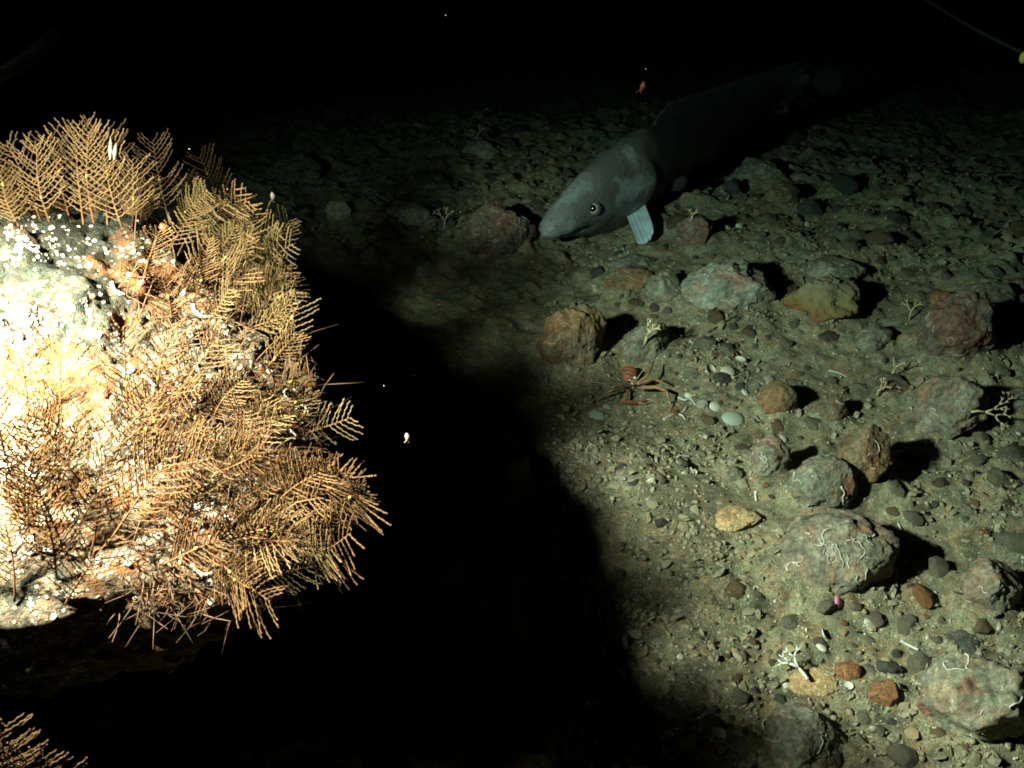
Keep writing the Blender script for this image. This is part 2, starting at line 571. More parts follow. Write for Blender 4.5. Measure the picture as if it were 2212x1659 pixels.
S['small1'] = hero_stone(1795, 890, 75, 75, 'stone_brown', 'small brown round stone with a white tube on its top', 0, 38, 0.4, phrase='the small tube-topped stone', facets=2, rough=0.1, tube_at=[(1805, 865)])
S['tubes'] = hero_stone(1660, 1005, 95, 115, 'stone_pink', 'upright rounded stone with white tubes and a black shadow behind it', 3, 41, 0.7, phrase='the upright tube stone', facets=3, tube_at=[(1630, 975), (1650, 1035)], bury=0.2)
S['hole'] = hero_stone(1858, 1010, 140, 150, 'stone_brown', 'brown stone with a dark hollow and rusty rings on its top', 2, 44, 0.2, phrase='the hollow-topped stone', facets=4, tube_at=[(1880, 1010)], bury=0.18)
S['ball'] = hero_stone(1775, 1060, 150, 130, 'stone_grey', 'ball-shaped dark grey stone with a red patch and ring-shaped tubes', 6, 48, 0.2, phrase='the ball-shaped stone', facets=1, rough=0.09, bury=0.15)
S['big'] = hero_stone(1790, 1205, 265, 200, 'stone_pink', 'largest pinkish stone, covered with squiggly white worm tubes, right of centre', 14, 53, 0.25, phrase='the large tube-covered stone', facets=6, tube_at=[(1750, 1160), (1770, 1165), (1760, 1175), (1790, 1170), (1740, 1150), (1830, 1200), (1840, 1160), (1850, 1240)], bury=0.25)
S['tall'] = hero_stone(2130, 1280, 140, 195, 'stone_pink', 'tall pale-brown stone by right edge with its black shadow behind', 7, 58, 0.2, phrase='the tall pale stone', facets=5, bury=0.2)
S['corner'] = hero_stone(2125, 1535, 275, 250, 'stone_grey', 'huge rough grey-brown stone filling the lower right corner', 8, 63, 0.4, phrase='the huge corner stone', facets=5, bury=0.3, sub=6)
S['bottom'] = hero_stone(1735, 1605, 220, 120, 'stone_grey', 'low silty stone at the bottom edge with a wide black shadow on its right', 3, 67, 0.3, phrase='the low bottom-edge stone', facets=4, bury=0.2)
S['flat'] = hero_stone(1758, 1475, 108, 62, 'stone_tan', 'flat oval tan pebble lying under the dead coral twig', 0, 71, 0.3, name='pebble', cat='pebble', phrase='the flat tan pebble', facets=0, rough=0.06, flat=0.22, bury=0.15)
S['rustoval'] = hero_stone(1832, 1452, 64, 50, 'stone_rust', 'oval rust-coloured pebble right of the flat tan pebble', 0, 74, 0.3, name='pebble', cat='pebble', phrase='the oval rust pebble', facets=0, rough=0.08)
S['rustspot'] = hero_stone(1905, 1505, 84, 70, 'stone_rust', 'rusty stone with two pale barnacle spots left of the huge corner stone', 0, 77, 0.6, phrase='the spotted rusty stone', facets=4)
S['snout'] = hero_stone(1080, 520, 165, 150, 'stone_red', 'round dark stone touching the snout of the fish, with white ring tubes', 3, 81, 0.6, phrase="the stone at the fish's snout", facets=2, rough=0.1, tube_at=[(1075, 515), (1055, 520), (1148, 490), (1120, 470)], bury=0.25)
S['finrock'] = hero_stone(1500, 510, 95, 90, 'stone_red', 'reddish stone with a pale tuft, right of the white fin of the fish', 1, 85, 0.6, phrase='the tufted reddish stone', bury=0.2)
S['underfin'] = hero_stone(1372, 574, 110, 46, 'stone_grey', 'low silty stone directly under the white fin of the fish', 0, 88, 0.2, phrase='the low stone under the fin')
S['arch'] = hero_stone(1640, 375, 120, 85, 'stone_grey', 'dim arched stone behind the fish, right of its dark body', 2, 91, 0.2, phrase='the dim arched stone')
S['arch2'] = hero_stone(1690, 430, 80, 60, 'stone_brown', 'dim brown stone tucked below the arched stone', 1, 94, 0.2)
S['palefar'] = hero_stone(1040, 328, 80, 52, 'stone_pale', 'pale disc-like stone in the dim distance above the snout of the fish', 0, 97, 0.3, phrase='the pale far disc stone', facets=1, flat=0.5)
S['palemid'] = hero_stone(885, 472, 90, 72, 'stone_pale', 'pale rounded stone with dark shadow between hydroids and the fish', 2, 101, 0.3, phrase='the pale middle stone', facets=3, bury=0.2)
S['midleft'] = hero_stone(735, 465, 66, 58, 'stone_pale', 'small pale stone nearest the hydroids behind the boulder', 2, 104, 0.3, phrase='the small pale stone', bury=0.2)
S['moundl'] = hero_stone(640, 370, 150, 60, 'stone_grey', 'long low silty mound of a stone in the far left background', 1, 107, 0.2, phrase='the long far mound')
S['moundm'] = hero_stone(930, 410, 130, 60, 'stone_grey', 'broad dim stone behind the pale middle stone', 1, 110, 0.2)
S['rightfar'] = hero_stone(2130, 645, 120, 80, 'stone_grey', 'grey rounded stone behind the dark red stone', 1, 113, 0.5, phrase='the grey stone behind')
S['pinktop'] = hero_stone(2035, 655, 60, 40, 'stone_rust', 'small rusty stone with pinkish growth above the dark red stone', 1, 117, 0.3)
S['ringrock'] = hero_stone(1810, 600, 140, 80, 'stone_grey', 'silty stone with one ring-shaped tube above the yellow-crusted stone', 0, 121, 0.3, tube_at=[(1832, 570)])
S['blocky'] = hero_stone(1880, 740, 95, 70, 'stone_grey', 'blocky grey stone between the yellow-crusted and dark red stones', 2, 124, 0.5)
S['mound'] = hero_stone(1360, 612, 120, 70, 'stone_brown', 'dim brown mound left of the orange-blotched stone', 1, 127, 0.3)
S['greenish'] = hero_stone(1435, 640, 90, 80, 'stone_grey', 'greenish silty stone touching the left side of the orange-blotched stone', 1, 130, 0.3)
S['tanflat'] = hero_stone(1585, 1120, 105, 48, 'stone_tan', 'flat orange-tan stone half buried left of the large tube-covered stone', 0, 133, 0.3, facets=2, flat=0.3)
S['pinkround'] = hero_stone(1582, 1030, 50, 46, 'stone_pink', 'small pink rounded stone left of the upright tube stone', 0, 136, 0.3, facets=1)
S['inshade'] = hero_stone(1100, 1030, 85, 100, 'stone_brown', 'barely visible brown stone deep in the shadow of the boulder', 0, 139, 0.3)
S['lonegrey'] = hero_stone(2085, 1390, 80, 40, 'stone_dark', 'flat black stone between the tall pale stone and huge corner stone', 0, 142, 0.1, facets=3)
S['edge'] = hero_stone(2195, 870, 60, 60, 'stone_grey', 'grey stone cut by the right edge beside the coral fan', 1, 145, 0.1)
S['redpatch'] = hero_stone(1930, 835, 80, 60, 'stone_red', 'reddish knobbly stone with an orange tuft left of the pink stone', 1, 148, 0.1)
S['greenhead'] = hero_stone(2110, 1440, 90, 60, 'stone_grey', 'dark green-grey stone leaning on top of huge corner stone', 1, 151, 0.6, facets=6)

# ------------------------------------------------------------------ the boulder
BC = Vector((-0.62, 0.85, 0.335))
v, f = ico(7)
sgn = np.sign(v)
pv = sgn * np.abs(v) ** np.array([0.85, 0.9, 0.8])
low = np.clip(-v[:, 2], 0, 1)
lx = np.clip(0.5 + 1.1 * v[:, 0], 0, 1)      # the right side is undercut more than the left
pinch = 1 - 0.45 * np.clip((low - 0.35) / 0.5, 0, 1)
pv = pv * np.array([0.395, 0.235, 0.18])
pv[:, 0] *= pinch
pv[:, 1] *= pinch
pv[:, 2] -= 0.30 * np.clip((low - 0.55 + 0.03 * (1 - lx)) / 0.45, 0, 1.3)
pv[:, 1] += 0.17 * np.clip((low - 0.35) / 0.5, 0, 1)
thr = 0.46 - 0.58 * np.clip((v[:, 0] - 0.45) / 0.45, 0, 1)
und = np.clip((-v[:, 2] - thr) / 0.32, 0, 1)
und = und * und * (3 - 2 * und)          # the rock is undercut: its foot stands well back
pv[:, 1] += 0.20 * und * np.clip(0.55 - v[:, 1], 0, 1)
pv[:, 0] -= 0.10 * und * np.clip(v[:, 0], 0, 1)
pv[:, 0] += np.where(v[:, 0] > 0, -0.075 * v[:, 2] * v[:, 0], 0)
pv[:, 1] += np.where(v[:, 0] > 0, 0.05 * v[:, 2] * v[:, 0], 0)
back = np.clip((v[:, 1] - 0.1) / 0.9, 0, 1) ** 1.2 * np.exp(-((v[:, 0] - 0.45) / 0.5) ** 2)
pv[:, 1] += 0.20 * back
pv[:, 2] -= 0.085 * back
corner = np.array([0.42, -0.86, -0.10])
pv += (0.035 * np.exp(-(np.linalg.norm(v - corner / np.linalg.norm(corner), axis=1) / 0.42) ** 2))[:, None] * np.array([0.5, -0.75, -0.1])
corner2 = np.array([0.80, -0.50, 0.02])
pv += (0.110 * np.exp(-(np.linalg.norm(v - corner2 / np.linalg.norm(corner2), axis=1) / 0.5) ** 2))[:, None] * np.array([0.78, -0.60, 0.12])
d = 0.022 * fbm(v + 3.7, 1.9, 3, 7) + 0.008 * fbm(v, 8, 4, 17) + 0.0045 * fbm(v, 34, 3, 27)
pv += v * d[:, None]
bv_ = pv
boulder_mesh = np_mesh('boulder', bv_, f)
def boulder_mat():
    m, nt, b = new_mat('encrusted_boulder_rock')
    co = coords(nt, False)
    n1 = noise(nt, co, 22, 7, 0.7)
    c = ramp(nt, n1, [(0.3, (0.006, 0.007, 0.005)), (0.5, (0.020, 0.022, 0.016)), (0.7, (0.045, 0.044, 0.033))])
    c = mix(nt, mask(nt, noise(nt, co, 7.5, 6, 0.62), 0.49, 0.56), c, (0.085, 0.035, 0.012))
    cm_ = nd(nt, 'ShaderNodeMath', operation='MULTIPLY')
    nt.links.new(mask(nt, noise(nt, co, 5.2, 7, 0.68), 0.47, 0.56), cm_.inputs[0])
    nt.links.new(mask(nt, noise(nt, co, 85, 5, 0.7), 0.44, 0.54), cm_.inputs[1])
    c = mix(nt, cm_.outputs[0], c, (0.085, 0.064, 0.043))
    c = mix(nt, mask(nt, noise(nt, co, 12, 5, 0.7), 0.585, 0.64), c, (0.09, 0.045, 0.027))
    vo = nd(nt, 'ShaderNodeTexVoronoi')
    vo.inputs['Scale'].default_value = 150
    nt.links.new(co, vo.inputs['Vector'])
    dots = ramp(nt, vo.outputs['Distance'], [(0.24, (1, 1, 1)), (0.34, (0, 0, 0))])
    dm = nd(nt, 'ShaderNodeMath', operation='MULTIPLY')
    nt.links.new(dots, dm.inputs[0])
    nt.links.new(mask(nt, noise(nt, co, 9, 4), 0.44, 0.56), dm.inputs[1])
    c = mix(nt, dm.outputs[0], c, (0.13, 0.115, 0.088))
    c = mix(nt, mask(nt, noise(nt, co, 40, 5, 0.75), 0.58, 0.66), c, (0.016, 0.015, 0.011))
    c = mottle(nt, co, c, 150, 0.55, 1.5)
    nt.links.new(c, b.inputs['Base Color'])
    b.inputs['Specular IOR Level'].default_value = 0.06
    b.inputs['Roughness'].default_value = 0.8
    bump(nt, b, [(noise(nt, co, 38, 6, 0.7), 1.0, 0.012), (noise(nt, co, 190, 4, 0.7), 0.9, 0.004), (dm.outputs[0], 0.9, 0.004)])
    return m
boulder = link('boulder', boulder_mesh, boulder_mat(), None, BC)
tag(boulder, 'big floodlit boulder crusted with white barnacles and orange growth at left', 'boulder')
BB = bvh_of(bv_, f, BC)
STONES.append((BC.x, BC.y, 0.42))

def on_boulder(px, py):
    d = ray(px, py).normalized()
    h = BB.ray_cast(CAM, d)
    return (h[0], h[1]) if h[0] is not None else (None, None)

# barnacles: children of the boulder
def barnacle_mesh(seed):
    r = np.random.default_rng(seed)
    m = MB()
    n = 9
    prof = [(1.0, 0.0), (0.85, 0.22), (0.55, 0.40), (0.38, 0.38), (0.28, 0.2), (0.0, 0.16)]
    an = np.arange(n) * 2 * math.pi / n
    vs, fs = [], []
    wob = 1 + r.uniform(-0.16, 0.16, n)
    for (rr, z) in prof[:-1]:
        for j in range(n):
            vs.append((rr * wob[j] * math.cos(an[j]), rr * wob[j] * math.sin(an[j]), z))
    vs.append((0, 0, prof[-1][1]))
    for i in range(len(prof) - 2):
        for j in range(n):
            k = (j + 1) % n
            fs.append((i * n + j, i * n + k, (i + 1) * n + k, (i + 1) * n + j))
    last = (len(prof) - 2) * n
    for j in range(n):
        fs.append((last + j, last + (j + 1) % n, len(vs) - 1))
    m.add(vs, fs)
    return m
bmeshes = [barnacle_mesh(s).mesh('barnacle') for s in range(4)]
for b_ in bmeshes:
    b_.materials.append(M['barnacle'])
def frame(n, spin):
    n = Vector(n).normalized()
    qd = Vector((0, 0, 1)).rotation_difference(n)
    return qd.to_matrix().to_4x4() @ Matrix.Rotation(spin, 4, 'Z')
clump = MB()
bvs = [np.array([x.co[:] for x in b_.vertices]) for b_ in bmeshes]
bfs = [[tuple(p.vertices) for p in b_.polygons] for b_ in bmeshes]
spots = []
centres = [(rnd.uniform(-20, 560), rnd.uniform(490, 1330)) for _ in range(34)]
tries = 0
while len(spots) < 1700 and tries < 12000:
    tries += 1
    if rnd.random() < 0.75:
        c0 = rnd.choice(centres)
        x, y = c0[0] + rnd.gauss(0, 38), c0[1] + rnd.gauss(0, 32)
    else:
        x, y = rnd.uniform(-30, 620), rnd.uniform(485, 1400)
    p, n = on_boulder(x, y)
    if p is None:
        continue
    s = rnd.choice((0.0010, 0.0013, 0.0016, 0.0020, 0.0026)) * rnd.uniform(0.8, 1.25)
    spots.append((s, p, n))
spots.sort(key=lambda t: -t[0])
for i, (s, p, n) in enumerate(spots):
    k = i % 4
    if i < 90:
        o = link('barnacle', bmeshes[k], None, boulder)
        o.matrix_local = Matrix.Translation(p - BC) @ frame(n, i) @ Matrix.Scale(s * 1.15, 4)
    else:
        mt = np.array((Matrix.Translation(p - BC) @ frame(n, i) @ Matrix.Scale(s, 4)))
        vv = bvs[k] @ mt[:3, :3].T + mt[:3, 3]
        clump.add(vv, bfs[k])
o = link('barnacle_crust', clump.mesh('barnacle_crust'), M['barnacle'], boulder)
o['kind'] = 'stuff'

# tubes, shells and anemones growing on the boulder
tr = random.Random(3)
for i in range(26):
    x, y = tr.uniform(10, 640), tr.uniform(520, 1300)
    p, n = on_boulder(x, y)
    if p is None:
        continue
    worm_tube(boulder, BB, p, BC, tr.uniform(0.012, 0.04), tr.uniform(0.0014, 0.0026), tr.uniform(0.2, 0.6), 900 + i)
an_spots = [(198, 640, 6), (352, 436 + 60, 9), (455, 622, 6), (270, 1100, 9), (405, 1128, 8), (330, 905, 8), (385, 500, 10), (30, 395 + 110, 6), (560, 600, 8), (500, 545, 7), (245, 860, 7), (610, 590, 6)]
for i, (x, y, r_) in enumerate(an_spots):
    p, n = on_boulder(x, y)
    if p is None:
        continue
    v, f2 = ico(3)
    v = v * (1 + 0.12 * fbm(v, 2.2, 2, i))[:, None]
    v[:, 2] *= 1.25
    rr = r_ * K / F * px_of(p)[2]
    m4 = np.array(frame(n, i) @ Matrix.Scale(rr, 4))
    vv = v @ m4[:3, :3].T + np.array(p + n * rr * 0.5 - BC)
    link('anemone', np_mesh('anemone', vv, f2), M['anemone'], boulder)

# ------------------------------------------------------------------ hydroid fronds
def frond(base, tip, nplane, npairs, plen, mat, label, group=None, seed=0, thick=1.0, buds=1, bend=0.06):
    """one feather-shaped hydroid: stem, side branches (toothed with cups), yellow buds"""
    r = random.Random(seed)
    thick = thick * 0.74
    base, tip = Vector(base), Vector(tip)
    L = (tip - base).length
    plen = plen * min(1.0, 0.115 / L)
    ax = (tip - base).normalized()
    side = ax.cross(nplane).normalized()
    nrm = side.cross(ax).normalized()
    bz = L * bend * r.uniform(-1, 1)
    by = L * bend * r.uniform(-1, 1)
    def P(t):
        a = math.sin(math.pi * t)
        return ax * (L * t) + side * (a * bz) + nrm * (a * by)
    root = empty('hydroid', base, label, 'hydroid', group)
    st = MB()
    ts = np.linspace(0, 1, 12)
    st.tube([tuple(P(t)) for t in ts], 0.00115 * thick * (1.25 - 0.75 * ts), 5)
    link('stem', st.mesh('stem'), M['hydroid_stem'], root)
    br = MB()
    n = npairs * 2
    t0 = r.uniform(0.08, 0.2)
    for i in range(n):
        t = t0 + (1 - t0) * (i + 0.5) / n
        if r.random() < 0.05:
            continue
        s = 1 if i % 2 else -1
        env = min(1, (t - t0) / 0.16 + 0.45) * min(1, (1 - t) / 0.35 + 0.38)
        ln = plen * L * env * r.uniform(0.82, 1.1)
        ang = R(r.uniform(58, 74)) * (1 - 0.32 * t)
        p0 = P(t)
        dd = (ax * math.cos(ang) + side * (s * math.sin(ang)) + nrm * r.uniform(-0.10, 0.10)).normalized()
        up = (ax * 0.24 + nrm * r.uniform(-0.15, 0.15))
        m = max(6, int(ln / (0.0018 * thick)))
        m = min(m, 22)
        u = np.linspace(0, 1, m)
        pts = [tuple(p0 + dd * (ln * a) + up * (ln * a * a)) for a in u]
        rad = np.where(np.arange(m) % 2 == 0, 0.00058, 0.00112) * thick
        rad[0] = 0.0007 * thick
        # cups stand off alternately
        pts = np.array(pts)
        off = np.array((ax * math.sin(ang) - side * s * math.cos(ang)))
        pts += (np.where(np.arange(m) % 4 == 1, 0.00055, np.where(np.arange(m) % 4 == 3, -0.00055, 0)) * thick)[:, None] * off[None]
        br.tube(pts, rad, 4)
    link('branches', br.mesh('branches', False), mat, root)
    for i in range(buds):
        t = r.uniform(0.3, 0.8)
        v, f2 = ico(2)
        v = v * np.array([0.0021, 0.0021, 0.0034]) * thick * r.uniform(0.75, 1.15)
        m4 = np.array(frame(ax, 0))
        link('bud', np_mesh('bud', v @ m4[:3, :3].T + np.array(P(t) + nrm * 0.001), f2), M['node'], root)
    return root

def reach(y):
    # how far right the growth stands out from the rock at this height
    return float(np.interp(y, [300, 470, 560, 620, 800, 840, 940, 990, 1040, 1160, 1230, 1350], [460, 640, 690, 660, 650, 630, 640, 730, 790, 775, 700, 580]))
def place_frond(bx, by, tx, ty, label, dd=0.0, twist=0.0, seed=0, npairs=12, plen=0.42, mat='hydroid', group=None, thick=1.0, buds=1, back=0.0, trim=True, tipd=None):
    if trim and tx > reach(ty) - 18:
        k = max(0.25, (reach(ty) - 18 - bx) / max(1.0, tx - bx))
        tx, ty = bx + (tx - bx) * k, by + (ty - by) * k
        if math.hypot(tx - bx, ty - by) < 45:
            return None
    p, n = on_boulder(bx, by)
    if p is None:
        for k in range(1, 40):
            p, n = on_boulder(bx - 6 * k * 0.5, by + 4 * k * (1 if by < 600 else -0.5))
            if p is not None:
                break
        if p is None:
            return None
        hitb = px_of(p)
        p = CAM + ray(bx, by) * hitb[2]
    depth = px_of(p)[2] + back
    base = CAM + ray(bx, by) * depth
    tip = CAM + ray(tx, ty) * (tipd if tipd else depth + dd)
    L = (tip - base).length
    tocam = (CAM - base).normalized()
    ax = (tip - base).normalized()
    nrm = Matrix.Rotation(twist, 3, ax) @ tocam
    base = base - ax * 0.004
    return frond(base, tip, nrm, npairs, plen, M[mat], label, group, seed, thick, buds)

ordn = ['first', 'second', 'third', 'fourth', 'fifth', 'sixth', 'seventh', 'eighth', 'ninth', 'tenth', 'eleventh', 'twelfth', 'thirteenth', 'fourteenth', 'fifteenth', 'sixteenth', 'seventeenth', 'eighteenth', 'nineteenth', 'twentieth']
top = [(-6, 482, -14, 330), (38, 482, 2, 366), (84, 470, 15, 311), (108, 478, 80, 313), (152, 478, 108, 297), (180, 484, 160, 278), (204, 482, 192, 286), (232, 484, 216, 282), (263, 488, 222, 308), (285, 490, 286, 345), (366, 478, 330, 304), (425, 478, 398, 385), (492, 462, 432, 338)]
for i, (a, b_, c_, d_) in enumerate(top):
    lab = 'golden feathery hydroid in the upright row along boulder top, %s from left' % ordn[i]
    if i == 10:
        lab = 'tall golden feathery hydroid standing alone right of the crowded boulder-top row'
    if i == 12:
        lab = 'golden hydroid at the right end of the boulder-top row, leaning left'
    place_frond(a, b_, c_, d_, lab, dd=-0.02 + 0.04 * rnd.random(), twist=rnd.uniform(-0.35, 0.35), seed=200 + i, npairs=15 if i == 10 else 13, plen=0.32 if i == 10 else 0.36, group='hydroids along the boulder top', buds=rnd.choice((0, 1, 1)), thick=1.05)
side = [(478, 560, 478, 440), (535, 556, 571, 486), (587, 556, 626, 476), (560, 610, 687, 556), (528, 690, 636, 628), (590, 785, 650, 650), (575, 796, 640, 722), (405, 828, 487, 748), (620, 902, 652, 846), (642, 912, 676, 856), (662, 935, 759, 902), (432, 975, 433, 836), (535, 960, 572, 862), (485, 1014, 592, 915), (645, 1100, 736, 1022), (676, 1075, 706, 990), (712, 1115, 792, 1064), (560, 1262, 684, 1222), (514, 1310, 575, 1352), (640, 1180, 726, 1120), (600, 845, 662, 806)]
side.sort(key=lambda t: t[3])
for i, (a, b_, c_, d_) in enumerate(side):
    place_frond(a, b_, c_, d_, 'yellow-brown hydroid reaching right from the dark side of boulder, %s from the top' % (ordn[i] if i < 20 else 'twenty-first'), dd=rnd.uniform(-0.03, 0.02), twist=rnd.uniform(-0.5, 0.5), seed=300 + i, trim=False, npairs=rnd.choice((8, 9, 11)), plen=0.40, mat='hydroid_green' if i % 3 else 'hydroid', group="hydroids on the boulder's right side", buds=rnd.choice((0, 1)), thick=1.0)
front = [(139, 998, 131, 742), (276, 900, 266, 706), (196, 1190, 210, 905), (64, 1150, 77, 975), (210, 1100, 168, 1058), (347, 882, 374, 700), (18, 1010, -14, 850), (60, 900, 40, 760), (30, 1290, 10, 1130), (120, 1240, 84, 1080), (330, 1040, 318, 860), (250, 990, 330, 850), (145, 1300, 236, 1165), (420, 640, 440, 560), (310, 600, 345, 500), (370, 690, 350, 600)]
front_l = ['longest amber feather hydroid flat on the bright boulder face', 'amber hydroid with a straight thin stem on bright boulder face, right of the longest', 'dense amber hydroid in the middle of the lower bright boulder face', 'broad amber hydroid near the left edge of the photo', 'short amber hydroid crossing the dense amber one on the left', 'slanted golden hydroid where the bright and dark boulder faces meet', 'overexposed pale hydroid cut by the left edge, half way up', 'overexposed faint hydroid high on the left of boulder face', 'amber hydroid at the left edge, lowest on the bright face', 'amber hydroid just above the lower left boulder corner', 'golden hydroid left of the lowest barnacle cluster', 'golden hydroid leaning right across the boulder face', 'limp amber hydroid hanging at the lower corner of bright boulder face', 'golden hydroid just below the boulder rim, rightmost', 'golden hydroid just below the boulder rim, leftmost', 'short golden hydroid below the pair under the boulder rim']
for i, (a, b_, c_, d_) in enumerate(front):
    place_frond(a, b_, c_, d_, front_l[i], dd=-0.02 - 0.02 * rnd.random(), twist=rnd.uniform(-0.4, 0.4), seed=400 + i, npairs=13, plen=0.34, mat='hydroid_amber', group='hydroids on the bright boulder face', thick=0.95, buds=rnd.choice((0, 1, 1)), back=-0.004)
# crowded behind the top row
for i in range(13):
    x = rnd.uniform(-20, 330)
    place_frond(x, 478 + rnd.uniform(-4, 6), x + rnd.uniform(-45, 30), 478 - rnd.uniform(55, 110), 'smaller hydroid crowded behind the row along the boulder top', dd=rnd.uniform(0, 0.05), twist=rnd.uniform(-0.9, 0.9), seed=500 + i, npairs=11, plen=0.4, group='crowded hydroids behind the top row', buds=0, thick=0.95, back=rnd.uniform(0.0, 0.05))
# around the shoulder
for i in range(26):
    x, y = rnd.uniform(440, 600), rnd.uniform(470, 720)
    if y < 470 + (x - 380) * 0.35:
        continue
    a = R(rnd.uniform(15, 95))
    ln = rnd.uniform(60, 115)
    place_frond(x, y, x + ln * math.cos(a), y - ln * math.sin(a), 'tangled golden hydroid on the shoulder of boulder below the rim', dd=rnd.uniform(-0.03, 0.02), twist=rnd.uniform(-1.0, 1.0), seed=540 + i, npairs=9, plen=0.4, mat=rnd.choice(('hydroid', 'hydroid_green')), group='hydroids tangled on the boulder shoulder', buds=rnd.choice((0, 0, 1)))
# thick mass at the lower right
for i in range(50):
    t = rnd.random()
    x, y = rnd.uniform(300, 700), rnd.uniform(860, 1270)
    if y > 1235 - (x - 250) * 0.02 or (x < 320 and y < 1000):
        continue
    a = R(rnd.gauss(28, 30) - (y - 1000) * 0.10)
    ln = rnd.uniform(80, 165)
    place_frond(x, y, x + ln * math.cos(a), y - ln * math.sin(a), 'brown hydroid tangled in the thick mass at lower right of the boulder', dd=rnd.uniform(-0.05, 0.01) - max(0, (x - 380) / 320) * max(0, (y - 880) / 380) * 0.12, twist=rnd.uniform(-0.9, 0.9), seed=600 + i, npairs=rnd.choice((9, 11, 13)), plen=rnd.uniform(0.28, 0.42), mat=rnd.choice(('hydroid_amber', 'hydroid_brown_shade', 'hydroid_brown_shade', 'hydroid_green')), group="hydroids massed at the boulder's lower right", buds=rnd.choice((0, 0, 0, 1)))

for i in range(52):
    ty_ = rnd.uniform(1020, 1200)
    tx_ = rnd.uniform(600, 742 - abs(ty_ - 1090) * 0.6)
    place_frond(tx_ - rnd.uniform(70, 150), ty_ + rnd.uniform(20, 80), tx_, ty_, 'brown hydroid in the bush that juts out farthest at the lower right of boulder', tipd=rnd.uniform(0.86, 0.93), twist=rnd.uniform(-0.9, 0.9), seed=700 + i, npairs=14, plen=0.23, mat=rnd.choice(('hydroid_brown_shade', 'hydroid_brown_shade', 'hydroid_green')), group='hydroids in the bush jutting out at the lower right', buds=rnd.choice((0, 0, 1)), trim=False)
for i in range(12):
    ty_ = rnd.uniform(395, 520)
    tx_ = rnd.uniform(440, float(np.interp(ty_, [395, 520], [500, 590])))
    place_frond(tx_ - rnd.uniform(10, 70), ty_ + rnd.uniform(65, 125), tx_, ty_, 'golden hydroid in the loose clump behind the upper right rim of boulder', tipd=rnd.uniform(1.12, 1.19), twist=rnd.uniform(-0.8, 0.8), seed=850 + i, npairs=12, plen=0.27, mat=rnd.choice(('hydroid', 'hydroid', 'hydroid_green')), group='hydroids in the clump behind the upper right rim', buds=rnd.choice((0, 0, 1)), trim=False)
for i in range(26):
    ty_ = rnd.uniform(425, 650)
    hi_ = float(np.interp(ty_, [420, 470, 560, 650], [520, 605, 655, 630]))
    tx_ = rnd.uniform(hi_ - 110, hi_)
    place_frond(tx_ - rnd.uniform(40, 110), ty_ + rnd.uniform(55, 120), tx_, ty_, 'golden hydroid in the thicket at the far right shoulder of boulder', tipd=rnd.uniform(1.12, 1.20), twist=rnd.uniform(-0.9, 0.9), seed=750 + i, npairs=12, plen=0.28, mat=rnd.choice(('hydroid', 'hydroid_green')), group='hydroids in the thicket on the far right shoulder', buds=rnd.choice((0, 0, 1)), trim=False)
for i in range(10):
    x, y = rnd.uniform(-10, 250), rnd.uniform(1050, 1250)
    a = R(rnd.gauss(88, 24))
    ln = rnd.uniform(110, 230)
    place_frond(x, y, x + ln * math.cos(a), y - ln * math.sin(a), 'amber hydroid among the overlapping ones on the lower bright boulder face', dd=rnd.uniform(-0.05, -0.01), twist=rnd.uniform(-0.5, 0.5), seed=900 + i, npairs=13, plen=0.33, mat='hydroid_amber', group='overlapping amber hydroids on the lower boulder face', buds=rnd.choice((0, 0, 1)), back=-0.004)

# felt of fine brown threads on the shaded right side
tm = MB()
for i in range(2600):
    x, y = rnd.uniform(250, 760), rnd.uniform(470, 1330)
    if x < 300 + max(0, (900 - y)) * 0.22 and rnd.random() < 0.8:
        continue
    p, n = on_boulder(x, y)
    if p is None:
        continue
    g = Vector((rnd.gauss(0, 1), rnd.gauss(0, 1), rnd.gauss(0, 1)))
    dr = (n + g * 0.7).normalized()
    ln = rnd.uniform(0.008, 0.03)
    cv = Vector((rnd.gauss(0, 1), rnd.gauss(0, 1), rnd.gauss(0, 1))) * 0.5
    pts = [tuple(p - n * 0.001 + dr * (ln * t) + cv * (ln * t * t)) for t in (0, 0.3, 0.65, 1)]
    tm.tube(pts, [0.0007, 0.0006, 0.0005, 0.0003], 3)
o = link('hydroid_turf', tm.mesh('hydroid_turf'), M['turf'])
o['kind'] = 'stuff'
o['label'] = 'felt of fine brown threads covering the right side of boulder'
o['category'] = 'growth'

# pair of leaf-shaped sponges and a pale polyp at the top row
M['flask'] = plain('pale_flask_sponge', (0.11, 0.10, 0.075), 0.7, 0.2, 0.3, 200, 0.0006)
def flask(px0, py0, px1, py1, wd, label, mat='flask', back=0.0):
    p, n = on_boulder(225, 500)
    dep = px_of(p)[2] + back
    a, b2 = CAM + ray(px0, py0) * dep, CAM + ray(px1, py1) * dep
    t = np.linspace(0, 1, 10)
    m = MB()
    m.tube([tuple((b2 - a) * x) for x in t], wd * np.array([0.35, 0.45, 0.7, 0.95, 1, 0.95, 0.8, 0.6, 0.4, 0.1]), 8)
    o = link('sponge', m.mesh('sponge'), M[mat], None, a)
    tag(o, label, 'sponge', 'pale flask sponges among the top hydroids')
flask(238, 345, 239, 297, 0.0022, 'left one of two pale flask-shaped sponges among the boulder-top hydroids')
flask(246, 345, 251, 308, 0.0022, 'right one of two pale flask-shaped sponges among the boulder-top hydroids')

# fronds at the lower left edge of the picture
def ground_frond(bx, by, tx, ty, depth, label, seed):
    base = CAM + ray(bx, by) * depth
    tip = CAM + ray(tx, ty) * (depth - 0.02)
    return frond(base, tip, (CAM - base).normalized(), 11, 0.4, M['hydroid'], label, 'hydroids at the lower left edge', seed, 1.0, 0)

